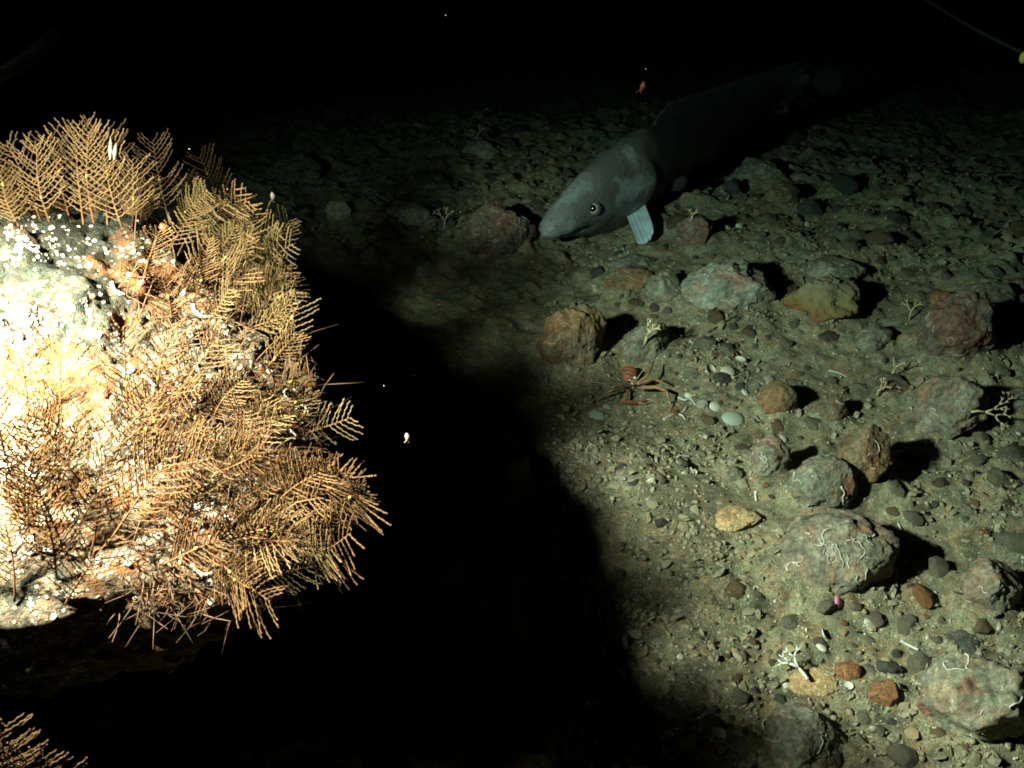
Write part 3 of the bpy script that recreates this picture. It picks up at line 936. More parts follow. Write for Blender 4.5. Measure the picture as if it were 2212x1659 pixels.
# ------------------------------------------------------------------ the fish
SN = on_ground(1174, 508, 0.05)
def depth_pt(px, py, dp):
    return CAM + ray(px, py) * dp
d0 = px_of(SN)[2]
spine = [depth_pt(1174, 508, d0), depth_pt(1225, 468, d0 + 0.035), depth_pt(1290, 428, d0 + 0.09), depth_pt(1365, 378, d0 + 0.16), depth_pt(1450, 330, d0 + 0.25), depth_pt(1540, 278, d0 + 0.35), depth_pt(1620, 232, d0 + 0.43), depth_pt(1700, 190, d0 + 0.50), depth_pt(1752, 170, d0 + 0.53)]
spine = np.array([p[:] for p in spine])
ss = np.array([0, 0.09, 0.2, 0.32, 0.46, 0.60, 0.74, 0.88, 0.96])
def interp(xs, ys, x):
    # Catmull-Rom like smooth interpolation
    xs, ys = np.asarray(xs), np.asarray(ys)
    m = np.gradient(ys, xs, axis=0)
    i = np.clip(np.searchsorted(xs, x) - 1, 0, len(xs) - 2)
    h = xs[i + 1] - xs[i]
    t = (x - xs[i]) / h
    if ys.ndim > 1:
        t, h = t[:, None], h[:, None]
    return (2 * t ** 3 - 3 * t ** 2 + 1) * ys[i] + (t ** 3 - 2 * t ** 2 + t) * h * m[i] + (-2 * t ** 3 + 3 * t ** 2) * ys[i + 1] + (t ** 3 - t ** 2) * h * m[i + 1]
NR, NS = 90, 48
sv = np.linspace(0, 0.96, NR)
sv = 0.96 * (np.linspace(0, 1, NR) ** 1.25)
cen = interp(ss, spine, sv)
unit = K / F * (d0 + 0.12)           # metres per px of the 2212 view near the head
hh = interp([0, 0.012, 0.04, 0.09, 0.16, 0.24, 0.32, 0.42, 0.55, 0.7, 0.85, 0.96], np.array([5, 17, 29, 47, 70, 88, 96, 94, 74, 48, 25, 15]) * unit, sv)
ww = interp([0, 0.012, 0.04, 0.09, 0.16, 0.24, 0.32, 0.42, 0.55, 0.7, 0.85, 0.96], np.array([5, 19, 29, 41, 51, 58, 62, 58, 46, 28, 12, 5]) * unit, sv)
tan = np.gradient(cen, axis=0)
tan /= np.linalg.norm(tan, axis=1)[:, None]
upv = np.array([-0.02, -0.1, 1.0])
sd = np.cross(tan, upv)
sd /= np.linalg.norm(sd, axis=1)[:, None]
un = np.cross(sd, tan)
an = np.arange(NS) * 2 * math.pi / NS      # 0 = near side, pi/2 = back
ca, sa = np.cos(an), np.sin(an)
pw = 0.9
px_ = np.sign(ca) * np.abs(ca) ** pw
py_ = np.sign(sa) * np.abs(sa) ** pw
# the lower jaw is narrower than the crown
nar = np.where(sa < 0, 1 - 0.28 * np.abs(sa), 1 - 0.18 * sa)
fv = cen[:, None, :] + (ww[:, None] * (px_ * nar)[None, :])[:, :, None] * sd[:, None, :] + (hh[:, None] * py_[None, :])[:, :, None] * un[:, None, :]
# mouth groove, gill-cover edge, cheek
S2, A2 = np.meshgrid(sv, an, indexing='ij')
A3 = (A2 + math.pi) % (2 * math.pi) - math.pi
def sym(a0, wd):
    return np.exp(-((A3 - a0) / wd) ** 2) + np.exp(-((np.abs(math.pi - np.abs(A3)) - abs(a0)) / wd) ** 2) * (np.sign(A3) == np.sign(a0))
mouth_line = -0.60 + 0.9 * S2
depthm = np.exp(-((A3 - mouth_line) / 0.11) ** 2) + np.exp(-(((-math.pi - A3) - mouth_line) / 0.11) ** 2)
depthm *= np.clip((0.155 - S2) / 0.03, 0, 1)
gill = 0.285 + 0.035 * np.cos(A3 * 1.2) - 0.05 * np.clip(-np.sin(A2), 0, 1)
step = 1 / (1 + np.exp((S2 - gill) / 0.0035)) * np.exp(-((S2 - gill) / 0.055) ** 2) * np.clip(1.05 - np.sin(A2), 0, 1)
cheek = np.exp(-((S2 - 0.15) / 0.05) ** 2) * np.exp(-((A3 - 0.25) / 0.5) ** 2)
brow = np.exp(-((S2 - 0.142) / 0.035) ** 2) * np.exp(-((A3 - 0.62) / 0.22) ** 2)
disp = -0.0075 * depthm + 0.0120 * step - 0.002 * cheek + 0.004 * brow
disp += 0.0018 * fbm(fv.reshape(-1, 3), 22, 3, 4).reshape(NR, NS)
rad = fv - cen[:, None, :]
rn = rad / (np.linalg.norm(rad, axis=2)[:, :, None] + 1e-9)
fv = fv + rn * disp[:, :, None]
FB = Vector(cen[30])
verts = (fv.reshape(-1, 3) - np.array(FB)).tolist()
faces = []
for i in range(NR - 1):
    for j in range(NS):
        k = (j + 1) % NS
        faces.append((i * NS + j, i * NS + k, (i + 1) * NS + k, (i + 1) * NS + j))
verts.append((cen[0] - tan[0] * 0.004 - np.array(FB)).tolist())
verts.append((cen[-1] - np.array(FB)).tolist())
for j in range(NS):
    k = (j + 1) % NS
    faces.append((len(verts) - 2, k, j))
    faces.append((len(verts) - 1, (NR - 1) * NS + j, (NR - 1) * NS + k))
fm = np_mesh('body', np.array(verts), faces)
at = fm.attributes.new('along', 'FLOAT', 'POINT')
at.data.foreach_set('value', np.concatenate([S2.ravel(), [0, 0.96]]).astype(np.float32))
at2 = fm.attributes.new('height', 'FLOAT', 'POINT')
at2.data.foreach_set('value', np.concatenate([np.sin(A2).ravel(), [0, 0]]).astype(np.float32))
at3 = fm.attributes.new('mouth', 'FLOAT', 'POINT')
at3.data.foreach_set('value', np.concatenate([np.clip(depthm * 1.1, 0, 1).ravel(), [0, 0]]).astype(np.float32))
def fish_mat():
    m, nt, b = new_mat('mottled_shaded_fish_skin')
    co = coords(nt, False)
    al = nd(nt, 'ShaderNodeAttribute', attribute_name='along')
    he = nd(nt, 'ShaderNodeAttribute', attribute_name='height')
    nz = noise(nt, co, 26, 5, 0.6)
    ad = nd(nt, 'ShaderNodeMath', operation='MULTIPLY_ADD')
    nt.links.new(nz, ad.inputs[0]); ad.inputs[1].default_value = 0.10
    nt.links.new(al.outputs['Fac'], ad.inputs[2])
    base = ramp(nt, ad.outputs[0], [(0.05, (0.19, 0.205, 0.205)), (0.14, (0.105, 0.105, 0.10)), (0.33, (0.085, 0.08, 0.075)), (0.40, (0.020, 0.018, 0.016)), (0.9, (0.016, 0.015, 0.014)), (0.99, (0.05, 0.055, 0.054))])  # dark-backed fish, with the body's shade painted in behind the gills
    pat = noise(nt, co, 15, 3, 0.5)
    c = mix(nt, mask(nt, pat, 0.50, 0.60), base, (0.19, 0.215, 0.215))
    # the pale blotches belong to the head only
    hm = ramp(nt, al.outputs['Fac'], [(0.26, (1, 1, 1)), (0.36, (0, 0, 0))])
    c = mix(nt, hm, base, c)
    c = mix(nt, mask(nt, noise(nt, co, 160, 3, 0.7), 0.55, 0.7), c, (0.045, 0.04, 0.036))
    mo = nd(nt, 'ShaderNodeAttribute', attribute_name='mouth')
    c = mix(nt, mask(nt, mo.outputs['Fac'], 0.35, 0.9), c, (0.018, 0.016, 0.016))
    nt.links.new(c, b.inputs['Base Color'])
    b.inputs['Roughness'].default_value = 0.5
    b.inputs['Specular IOR Level'].default_value = 0.3
    bump(nt, b, [(noise(nt, co, 55, 4, 0.6), 0.5, 0.003), (noise(nt, co, 300, 3, 0.6), 0.4, 0.0008)])
    return m
fish = empty('fish', FB, 'large grey-brown fish nosing down among the stones, tail fading into darkness', 'fish')
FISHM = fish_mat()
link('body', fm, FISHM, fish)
fbv = BVHTree.FromPolygons([Vector(p) + FB for p in verts], faces)

def fish_hit(px, py):
    h = fbv.ray_cast(CAM, ray(px, py).normalized())
    return h[0], h[1]
ep, en = fish_hit(1281, 450)
er = 17 * K / F * px_of(ep)[2]
look = (en * 0.2 + (CAM - ep).normalized() * 1.0).normalized()
def disc_dome(r_out, r_in, bulge, n=28, rings=6):
    m = MB()
    vs, fs = [], []
    for i in range(rings + 1):
        rr = r_in + (r_out - r_in) * i / rings
        z = bulge * math.sqrt(max(0.0, 1 - (rr / (er * 1.05)) ** 2)) if er else 0
        for j in range(n):
            a = 2 * math.pi * j / n
            vs.append((rr * math.cos(a), rr * math.sin(a), z))
    for i in range(rings):
        for j in range(n):
            k = (j + 1) % n
            fs.append((i * n + j, (i + 1) * n + j, (i + 1) * n + k, i * n + k))
    m.add(vs, fs)
    return m, vs
eye = MB()
v, f2 = ico(4)
eye.add(v * np.array([er, er, er * 0.5]), f2)
eo = link('eye', eye.mesh('eye'), M['eye_lid'], fish)
em = frame(look, 0.0)
eo.matrix_local = Matrix.Translation(ep - look * er * 0.28 - FB) @ em
v, f2 = ico(4)
irv = v * np.array([er * 0.72, er * 0.72, er * 0.42]) + np.array([0, 0, er * 0.22])
iro = link('iris', np_mesh('iris', irv, f2), M['eye_ring'], eo)
puv = v * np.array([er * 0.48, er * 0.48, er * 0.26]) + np.array([0.0, 0.0, er * 0.46])
puo = link('pupil', np_mesh('pupil', puv, f2), M['eye_black'], eo)

def fin_fan(name, root_px, edge_px, dep0, dep1, mat, nray=9, thick=0.0016):
    """a fan-shaped fin: membrane with raised rays, real thickness"""
    a0, a1 = [depth_pt(*p, dep0) for p in root_px]
    edge = [depth_pt(*p, dep1) for p in edge_px]
    ne = len(edge)
    cols = nray * 4 + 1
    rows = 9
    E = np.array([e[:] for e in edge])
    tt = np.linspace(0, ne - 1, cols)
    ed = np.stack([np.interp(tt, np.arange(ne), E[:, k]) for k in range(3)], 1)
    rt = np.linspace(0, 1, cols)[:, None]
    ro = np.array(a0)[None] * (1 - rt) + np.array(a1)[None] * rt
    tocam = np.array((CAM - a0).normalized())
    vs = []
    for s in (1, -1):
        for i in range(rows):
            u = i / (rows - 1)
            rip = np.abs(np.sin(np.pi * nray * rt[:, 0])) ** 3
            off = thick * (0.35 + 0.65 * rip) * s + 0.004 * math.sin(u * 2.2)
            vs.append(ro * (1 - u) + ed * u + tocam[None] * off[:, None])
    vs = np.concatenate(vs)
    fs = []
    n1 = rows * cols
    for i in range(rows - 1):
        for j in range(cols - 1):
            q4 = (i * cols + j, i * cols + j + 1, (i + 1) * cols + j + 1, (i + 1) * cols + j)
            fs.append(q4)
            fs.append(tuple(n1 + x for x in q4[::-1]))
    for j in range(cols - 1):
        b0 = (rows - 1) * cols
        fs.append((b0 + j, b0 + j + 1, n1 + b0 + j + 1, n1 + b0 + j))
    for i in range(rows - 1):
        fs.append((i * cols, (i + 1) * cols, n1 + (i + 1) * cols, n1 + i * cols))
        k = cols - 1
        fs.append(((i + 1) * cols + k, i * cols + k, n1 + i * cols + k, n1 + (i + 1) * cols + k))
    return link(name, np_mesh(name, vs - np.array(FB), fs), M[mat], fish)
hp, _ = fish_hit(1395, 440)
fd = px_of(hp)[2]
fin_fan('pelvic_fin', [(1346, 446), (1392, 436)], [(1377, 524), (1383, 529), (1389, 526), (1395, 527), (1400, 521), (1406, 517), (1408, 509), (1412, 501), (1410, 492), (1409, 484)], fd + 0.012, fd - 0.055, 'fin', 6, 0.0028)
hp2, _ = fish_hit(1430, 415)
fd2 = px_of(hp2)[2] - 0.004
fin_fan('pectoral_fin', [(1418, 412), (1432, 404)], [(1470, 414), (1480, 405), (1486, 394), (1484, 384), (1476, 378)], fd2, fd2 + 0.03, 'fin_dark', 7, 0.0012)
# dorsal and anal fins as ridged strips along the body, and the tail
def strip_fin(name, s0, s1, sign, height, mat):
    vs, fs = [], []
    n = 60
    sl = np.linspace(s0, s1, n)
    c_ = interp(ss, spine, np.clip(sl, 0, 0.9599))
    h_ = np.interp(sl, sv, hh)
    u_ = np.stack([np.interp(sl, sv, un[:, k]) for k in range(3)], 1)
    s_ = np.stack([np.interp(sl, sv, sd[:, k]) for k in range(3)], 1)
    t_ = np.stack([np.interp(sl, sv, tan[:, k]) for k in range(3)], 1)
    env = np.clip(np.minimum((sl - s0) / 0.05, (s1 - sl) / 0.04), 0, 1) ** 0.6
    saw = 0.88 + 0.12 * np.abs(np.sin(sl * 180))
    rows = 5
    for side in (1, -1):
        for i in range(rows):
            uu = i / (rows - 1)
            th = 0.0016 * (1 - 0.7 * uu) * (0.5 + np.abs(np.sin(sl * 180)))
            vs.append(c_ + u_ * (sign * (h_ * 0.93 + height * env * saw * uu))[:, None] + s_ * (side * th)[:, None] + t_ * (0.35 * height * uu))
    vs = np.concatenate(vs)
    n1 = rows * n
    for i in range(rows - 1):
        for j in range(n - 1):
            q4 = (i * n + j, i * n + j + 1, (i + 1) * n + j + 1, (i + 1) * n + j)
            fs.append(q4)
            fs.append(tuple(n1 + x for x in q4[::-1]))
    for j in range(n - 1):
        b0 = (rows - 1) * n
        fs.append((b0 + j, b0 + j + 1, n1 + b0 + j + 1, n1 + b0 + j))
    return link(name, np_mesh(name, vs - np.array(FB), fs), M[mat], fish)
strip_fin('dorsal_fin', 0.36, 0.93, 1, 0.042, 'fin_dark')
strip_fin('anal_fin', 0.55, 0.93, -1, 0.032, 'fin_dark')
tb = cen[-1]
tdp = px_of(Vector(tb))[2]
fin_fan('tail_fin', [(1740, 158), (1752, 182)], [(1788, 138), (1812, 146), (1822, 160), (1826, 176), (1820, 190), (1806, 200), (1786, 206)], tdp, tdp + 0.06, 'fin_tail', 9)

# ------------------------------------------------------------------ squat lobster
def polyline_leg(root, pxs, heights, rads, mat, name, origin, sides=7):
    pts = []
    for (x, y), h in zip(pxs, heights):
        pts.append(np.array(on_ground(x, y, h)))
    # smooth a little between joints
    P2, R2 = [], []
    for i in range(len(pts) - 1):
        for t in np.linspace(0, 1, 6, endpoint=False):
            P2.append(pts[i] * (1 - t) + pts[i + 1] * t)
            bl = 1.0 + 0.18 * math.sin(math.pi * t)
            R2.append((rads[i] * (1 - t) + rads[i + 1] * t) * bl * 0.62)
    P2.append(pts[-1]); R2.append(rads[-1] * 0.62)
    m = MB()
    m.tube(np.array(P2) - np.array(origin), R2, sides)
    return link(name, m.mesh(name), M[mat], root)
LO = on_ground(1362, 832)
lob = empty('squat_lobster', LO, 'red-orange squat lobster with spread legs on the sand by the shadow edge', 'squat lobster')
LAND.append((1362, 832, 'the squat lobster'))
v, f2 = ico(4)
v = v * np.array([0.0125, 0.0160, 0.0085])
v[:, 2] += 0.0010 * np.cos(v[:, 1] * 900) * (v[:, 2] > 0)
v[:, 0] *= 1 + 0.22 * (v[:, 1] / 0.016)
vv = v @ rotm(R(18), 0, R(-14)).T + np.array([-0.003, 0.006, 0.016])
link('carapace', np_mesh('carapace', vv, f2), M['lobster'], lob)
v, f2 = ico(3)
vv = v * np.array([0.0085, 0.006, 0.0055]) + np.array([0.002, -0.009, 0.012])
link('head', np_mesh('head', vv, f2), M['lobster_leg'], lob)
for ex in (-0.004, 0.007):
    v, f2 = ico(2)
    link('eye', np_mesh('eye', v * 0.0019 + np.array([ex, -0.013, 0.016]), f2), M['eye_black'], lob)
for (ex, ey, ez, er_) in ((0.005, -0.007, 0.0195, 0.0022), (-0.003, -0.010, 0.0165, 0.0016), (0.001, -0.014, 0.013, 0.0014)):
    v, f2 = ico(2)
    link('white_spot', np_mesh('white_spot', v * np.array([er_ * 1.3, er_, er_ * 0.8]) + np.array([ex, ey, ez]), f2), M['white_spot'], lob)
legs = [([(1375, 830), (1412, 818), (1448, 833)], [0.02, 0.026, 0.012], [0.0036, 0.0032, 0.0016]),
        ([(1378, 838), (1418, 836), (1440, 845), (1452, 884)], [0.018, 0.028, 0.022, 0.002], [0.0046, 0.0044, 0.0036, 0.0009]),
        ([(1375, 828), (1398, 812), (1412, 782)], [0.02, 0.03, 0.03], [0.0036, 0.0032, 0.0022]),
        ([(1350, 838), (1322, 842), (1300, 856), (1288, 868)], [0.018, 0.022, 0.012, 0.002], [0.0038, 0.0034, 0.0022, 0.0009]),
        ([(1348, 832), (1326, 834), (1305, 846)], [0.018, 0.02, 0.008], [0.0028, 0.0024, 0.0012])]
for pxs, hs_, rs in legs:
    polyline_leg(lob, pxs, hs_, rs, 'lobster_leg', 'leg', LO)
# the claw: arm, palm and two fingers
polyline_leg(lob, [(1357, 842), (1351, 862), (1343, 868)], [0.016, 0.012, 0.008], [0.0038, 0.0042, 0.0038], 'lobster_leg', 'claw_arm', LO)
claw = polyline_leg(lob, [(1340, 868), (1362, 869), (1378, 868), (1398, 864)], [0.008, 0.010, 0.008, 0.004], [0.0034, 0.0056, 0.0038, 0.0008], 'lobster', 'claw', LO)
polyline_leg(lob, [(1372, 871), (1390, 872), (1412, 868)], [0.008, 0.006, 0.003], [0.0030, 0.0022, 0.0008], 'lobster_leg', 'claw_finger', LO)
polyline_leg(lob, [(1350, 830), (1310, 828), (1262, 824)], [0.026, 0.05, 0.07], [0.0007, 0.0006, 0.0004], 'white_spot', 'antenna', LO, 4)
polyline_leg(lob, [(1372, 824), (1384, 806), (1393, 794)], [0.026, 0.04, 0.055], [0.0008, 0.0007, 0.0005], 'coral', 'antenna', LO, 4)

# ------------------------------------------------------------------ branching corals and bryozoans
def branching(px, py, size_px, mat, label, seed, name='bryozoan', cat='bryozoan', lift=0.0, depth_n=4, spread=38, flatness=0.35, thick=1.0, lean=None, base=None, group=None):
    r = random.Random(seed)
    if base is None:
        base = on_ground(px, py, lift)
    dist = px_of(base)[2]
    size = size_px * K / F * dist
    m = MB()
    tocam = (CAM - base).normalized()
    def grow(p, d, ln, rd, lev):
        q = p + d * ln
        mid = (p + q) * 0.5 + Vector((r.gauss(0, 1), r.gauss(0, 1), r.gauss(0, 1))) * ln * 0.07
        m.tube([tuple(p), tuple(mid), tuple(q)], [rd, rd * 0.88, rd * (0.8 if lev else 0.5)], 6)
        if lev == 0:
            return
        sp = R(spread) * r.uniform(0.75, 1.25)
        for s in (-1, 1):
            if r.random() < 0.06 and lev < depth_n:
                continue
            axd = (tocam + Vector((r.gauss(0, 1), r.gauss(0, 1), r.gauss(0, 1))) * flatness).normalized()
            d2 = (Matrix.Rotation(s * sp * r.uniform(0.6, 1.1), 3, axd) @ d).normalized()
            grow(q, d2, ln * r.uniform(0.62, 0.85), rd * 0.82, lev - 1)
    d = Vector(lean if lean else (r.uniform(-0.4, 0.4), -0.2, 1)).normalized()
    grow(Vector((0, 0, 0)), d, size * 0.33, 0.0020 * thick, depth_n)
    o = link(name, m.mesh(name), M[mat], None, base)
    tag(o, label, cat, group)
    return o
def stone_top(key, px, py):
    o, bv, loc = o_bv[S[key].name]
    h = bv.ray_cast(CAM, ray(px, py).normalized())
    return h[0] if h[0] is not None else on_ground(px, py)
branching(0, 0, 95, 'coral', 'tan branching bryozoan sprouting from the top of the cracked stone', 4, depth_n=3, base=stone_top('sprig', 1392, 745), lean=(0.1, -0.3, 1), thick=1.5)
fan_base = stone_top('fanrock', 2098, 890)
branching(0, 0, 88, 'coral', 'pale flat coral fan spreading in front of the black shadow at right edge', 9, name='coral_fan', cat='coral', depth_n=4, base=fan_base, lean=(1.0, -0.15, 0.12), flatness=0.08, spread=34, thick=0.95)
LAND.append((2125, 870, 'the pale coral fan'))
branching(1745, 1468, 95, 'bone', 'dead grey coral twig lying over the flat tan pebble', 14, name='coral_twig', cat='coral', lift=0.013, depth_n=3, lean=(-0.5, 0.95, 0.16), thick=1.1)
branching(1925, 812, 60, 'coral', 'small buff bryozoan bush left of the pink stone by the fan', 19, depth_n=3, lift=0.004, lean=(0.2, 0, 1), thick=1.0)
branching(1480, 455, 50, 'coral', 'pale tuft growing from the tufted reddish stone beside the fish', 23, depth_n=2, base=stone_top('finrock', 1490, 478), lean=(0.2, -0.2, 1), thick=1.2)
branching(1965, 690, 60, 'coral', 'thin buff bryozoan bush left of dark red stone', 29, depth_n=3, lift=0.003, lean=(0, 0.1, 1), thick=0.8)
branching(1040, 315, 60, 'coral', 'dim bryozoan sprig in the far background behind the pale disc stone', 33, depth_n=3, lift=0.003, lean=(-0.4, 0.1, 1), thick=0.9)
branching(1895, 855, 55, 'coral', 'orange-buff bryozoan tuft beside the reddish knobbly stone', 36, depth_n=3, lift=0.004, lean=(0.3, 0, 1), thick=0.9)
branching(960, 500, 55, 'coral', 'dim bryozoan sprig at the shadow edge below the pale middle stone', 39, depth_n=3, lift=0.003, lean=(0.1, 0, 1), thick=0.9)
branching(2170, 890, 60, 'coral', 'dim bryozoan sprig by the grey stone cut by right edge', 43, depth_n=3, lift=0.003, lean=(-0.2, 0, 1), thick=0.9)

# pale skeleton bits, like broken brittle-star arms, on the sand
def squiggle(pxs, rad_, label, mat='bone', name='worm_tube', cat='worm tube', lift=None, arms=None, group=None):
    o_ = on_ground(*pxs[0])
    m = MB()
    for line in [pxs] + (arms or []):
        P = np.array([np.array(on_ground(x, y, rad_ * 0.8)) for x, y in line])
        n = len(P)
        tt = np.linspace(0, n - 1, n * 5)
        Q = interp(np.arange(n).astype(float), P, tt) if n > 2 else np.stack([np.interp(tt, np.arange(n), P[:, k]) for k in range(3)], 1)
        m.tube(Q - np.array(o_), rad_ * np.linspace(1, 0.6, len(Q)), 6)
    o = link(name, m.mesh(name), M[mat], None, o_)
    tag(o, label, cat, group)
squiggle([(1433, 906), (1452, 896), (1458, 890), (1462, 885)], 0.0022, 'white three-armed skeleton fragment on open sand below the squat lobster', name='skeleton_fragment', cat='fragment', arms=[[(1458, 890), (1474, 890), (1482, 880)], [(1460, 893), (1474, 898), (1480, 906)]])
squiggle([(1465, 858), (1478, 864), (1492, 862), (1502, 875)], 0.0018, 'curved white tube on dark gravel right of the squat lobster')
squiggle([(1463, 990), (1470, 985), (1490, 986)], 0.0026, 'short thick white tube at the top of the sand dip')
squiggle([(1488, 1000), (1492, 1010), (1498, 1022)], 0.0016, 'thin bent white tube on sand below the short thick one')
squiggle([(1635, 1052), (1632, 1064), (1634, 1082)], 0.0026, 'upright white shell sliver below the upright tube stone')
squiggle([(1612, 1268), (1625, 1274), (1632, 1266), (1640, 1270)], 0.0016, 'pale curled tube on sand left of the large tube-covered stone')
squiggle([(1946, 1384), (1962, 1393), (1984, 1404)], 0.0024, 'long white spine-like tube on gravel above the huge corner stone')
squiggle([(2008, 828), (2028, 812)], 0.0024, 'straight white tube leaning on the pink stone by the fan')
squiggle([(1655, 1585), (1648, 1560), (1672, 1548)], 0.0017, 'pale thread-like tube on gravel near the bottom edge')
squiggle([(1490, 735), (1496, 742), (1492, 752)], 0.0015, 'tiny white hooked tube below the orange-blotched stone')
squiggle([(1530, 720), (1560, 700), (1590, 688)], 0.0018, 'brown twig lying at the foot of the orange-blotched stone', mat='turf', name='twig', cat='twig')
squiggle([(1396, 1002), (1412, 1012), (1434, 1032)], 0.0020, 'dark worm-like twig in a groove on the bright sand', mat='turf', name='twig', cat='twig')
squiggle([(612, 437), (632, 440), (640, 452), (634, 458)], 0.0022, 'bluish white curled tube beside the floating pink animal near hydroids')
squiggle([(1790, 800), (1812, 805), (1830, 818)], 0.0014, 'faint thin tube on silt right of the gravel patch')
squiggle([(1940, 1130), (1948, 1150), (1944, 1168)], 0.0014, 'thin buff tube on silt right of the large tube-covered stone')

# ------------------------------------------------------------------ shells
def shell_mesh(seed, ribs=14):
    """one half of a bivalve: a thin ribbed bowl"""
    m = MB()
    rows, cols = 10, 28
    vs = []
    for s in (1, 0.86):
        for i in range(rows):
            u = i / (rows - 1)
            for j in range(cols):
                a = 2 * math.pi * j / cols
                rib = 1 + 0.025 * math.cos(ribs * a) * u
                rr = math.sin(u * math.pi / 2) * rib
                x, y = rr * math.cos(a), rr * math.sin(a) * 0.82 + 0.12 * (1 - u)
                z = math.cos(u * math.pi / 2) * 0.42 * s
                vs.append((x * (0.97 if s < 1 else 1), y * (0.97 if s < 1 else 1), z))
    fs = []
    n1 = rows * cols
    for i in range(rows - 1):
        for j in range(cols):
            k = (j + 1) % cols
            q4 = (i * cols + j, (i + 1) * cols + j, (i + 1) * cols + k, i * cols + k)
            fs.append(q4)
            fs.append(tuple(n1 + x for x in q4[::-1]))
    b0 = (rows - 1) * cols
    for j in range(cols):
        k = (j + 1) % cols
        fs.append((b0 + j, n1 + b0 + j, n1 + b0 + k, b0 + k))
    m.add(vs, fs)
    return m.mesh('shell')
shm = shell_mesh(1)
def shell(px, py, wpx, mat, label, flip=False, tilt=0.2, spin=0.0, group=None):
    p = on_ground(px, py)
    r_ = wpx * K / F * px_of(p)[2] / 2
    me_ = shm.copy()
    o = link('shell', me_, M[mat])
    rx = math.pi + tilt if flip else tilt
    o.location = p + Vector((0, 0, r_ * (0.42 if flip else 0.10)))
    o.rotation_euler = (rx, tilt * 0.6, spin)
    o.scale = (r_, r_, r_)
    tag(o, label, 'shell', group)
    return o
shell(1289, 900, 38, 'shell_green', 'pale green dome-shaped shell on sand at the shadow edge')
shell(1312, 880, 20, 'shell_green', 'small green shell chip above the pale green dome shell')
shell(1535, 803, 32, 'shell', 'gaping pale shell half above the dark oval pebble', True, 0.7, 0.6)
shell(1572, 805, 40, 'shell', 'olive-tinted flat shell right of the gaping pale shell', False, 0.1, 1.2)
shell(1600, 780, 28, 'shell', 'white broken shell among gravel at top of the gravel patch', True, 0.9, 2.2)
shell(1583, 905, 50, 'shell_green', 'large grey-green shell half buried right of the skeleton fragment')
shell(1545, 880, 30, 'shell', 'cream shell in gravel left of the large grey-green shell', False, 0.4, 0.4)
shell(1830, 1484, 26, 'shell', 'small cup-shaped white shell right of the flat tan pebble', True, 0.1, 0.2)
shell(1700, 1482, 20, 'shell', 'small round cream shell touching the left end of flat tan pebble', False, 0.3, 0.3)
shell(1550, 1592, 42, 'shell', 'oval white shell with a rusty centre near the bottom edge', True, 0.25, 0.4)
shell(1782, 1372, 28, 'shell', 'white broken shell above the two red pebbles', True, 0.8, 1.1)
shell(1775, 1400, 30, 'shell', 'ribbed pale shell below the two red pebbles', False, 0.3, 1.7)
shell(1810, 1302, 34, 'shell_pink', 'bright pink and white shell under the large tube-covered stone', False, 0.9, 0.8)
shell(1935, 1288, 24, 'shell', 'pale shell sliver right of the large tube-covered stone foot', False, 0.4, 0.2)
shell(1745, 488, 24, 'shell', 'yellowish shell fragment on dim rubble behind the fish fin stones', False, 0.9, 0.6)
shell(1597, 492, 22, 'shell', 'tiny yellowish shell fragment right of the tufted reddish stone', False, 0.9, 0.2)
shell(2160, 1478, 30, 'shell', 'white limpet stuck near the top of huge corner stone', False, 0.3, 0.2)
shell(1470, 1420, 18, 'shell', 'tiny pale shell chip on sand at the lower shadow edge', False, 0.4, 0.2)
shell(1610, 850, 26, 'shell', 'pale shell half among pebbles left of the smooth round brown stone', False, 0.5, 1.2)
shell(1640, 905, 22, 'shell', 'tiny white shell just below the smooth round brown stone', True, 0.5, 1.2)
shell(1488, 855, 20, 'shell', 'tiny pale spiral shell at the upper end of curved white tube', False, 0.2, 0.2)
shell(1690, 950, 22, 'shell', 'tiny white shell resting on the upright tube stone top', False, 0.4, 0.2)

# ------------------------------------------------------------------ pebbles one could count
pm = {}
for s in range(8):
    v, f2 = stone_verts(4, 1, 0.82, 0.62, 700 + s, 0.22, 9, 0.07)
    for mk in ('stone_grey', 'stone_dark', 'stone_rust', 'stone_pale', 'stone_tan', 'stone_brown', 'stone_red', 'stone_pink'):
        mm = np_mesh('pebble', v, f2)
        mm.materials.append(M[mk])
        pm[(s, mk)] = mm
colname = {'stone_grey': 'silty grey', 'stone_dark': 'dark grey', 'stone_rust': 'rust-red', 'stone_pale': 'pale', 'stone_tan': 'tan', 'stone_brown': 'brown', 'stone_red': 'dull red', 'stone_pink': 'pinkish'}
def free(x, y, r_):
    return all((x - a) ** 2 + (y - b_) ** 2 > (c_ * 0.8 + r_) ** 2 for a, b_, c_ in STONES)
for q_ in range(0, 80, 4):
    STONES.append((cen[q_][0], cen[q_][1], 0.075))
STONES.append((on_ground(1390, 505).x, on_ground(1390, 505).y, 0.05))
for q_ in ((1362, 845, 0.05), (1440, 850, 0.03), (1300, 850, 0.03)):
    STONES.append((on_ground(q_[0], q_[1]).x, on_ground(q_[0], q_[1]).y, q_[2]))
used = {}
def rel(px, py):
    best = min(LAND, key=lambda t: (t[0] - px) ** 2 + ((t[1] - py) * 1.2) ** 2)
    dx, dy = px - best[0], py - best[1]
    if abs(dx) > abs(dy) * 1.1:
        w_ = 'right of' if dx > 0 else 'left of'
    else:
        w_ = 'below' if dy > 0 else 'above'
    return w_, best[2], math.hypot(dx, dy)
peb = []
pfil = []
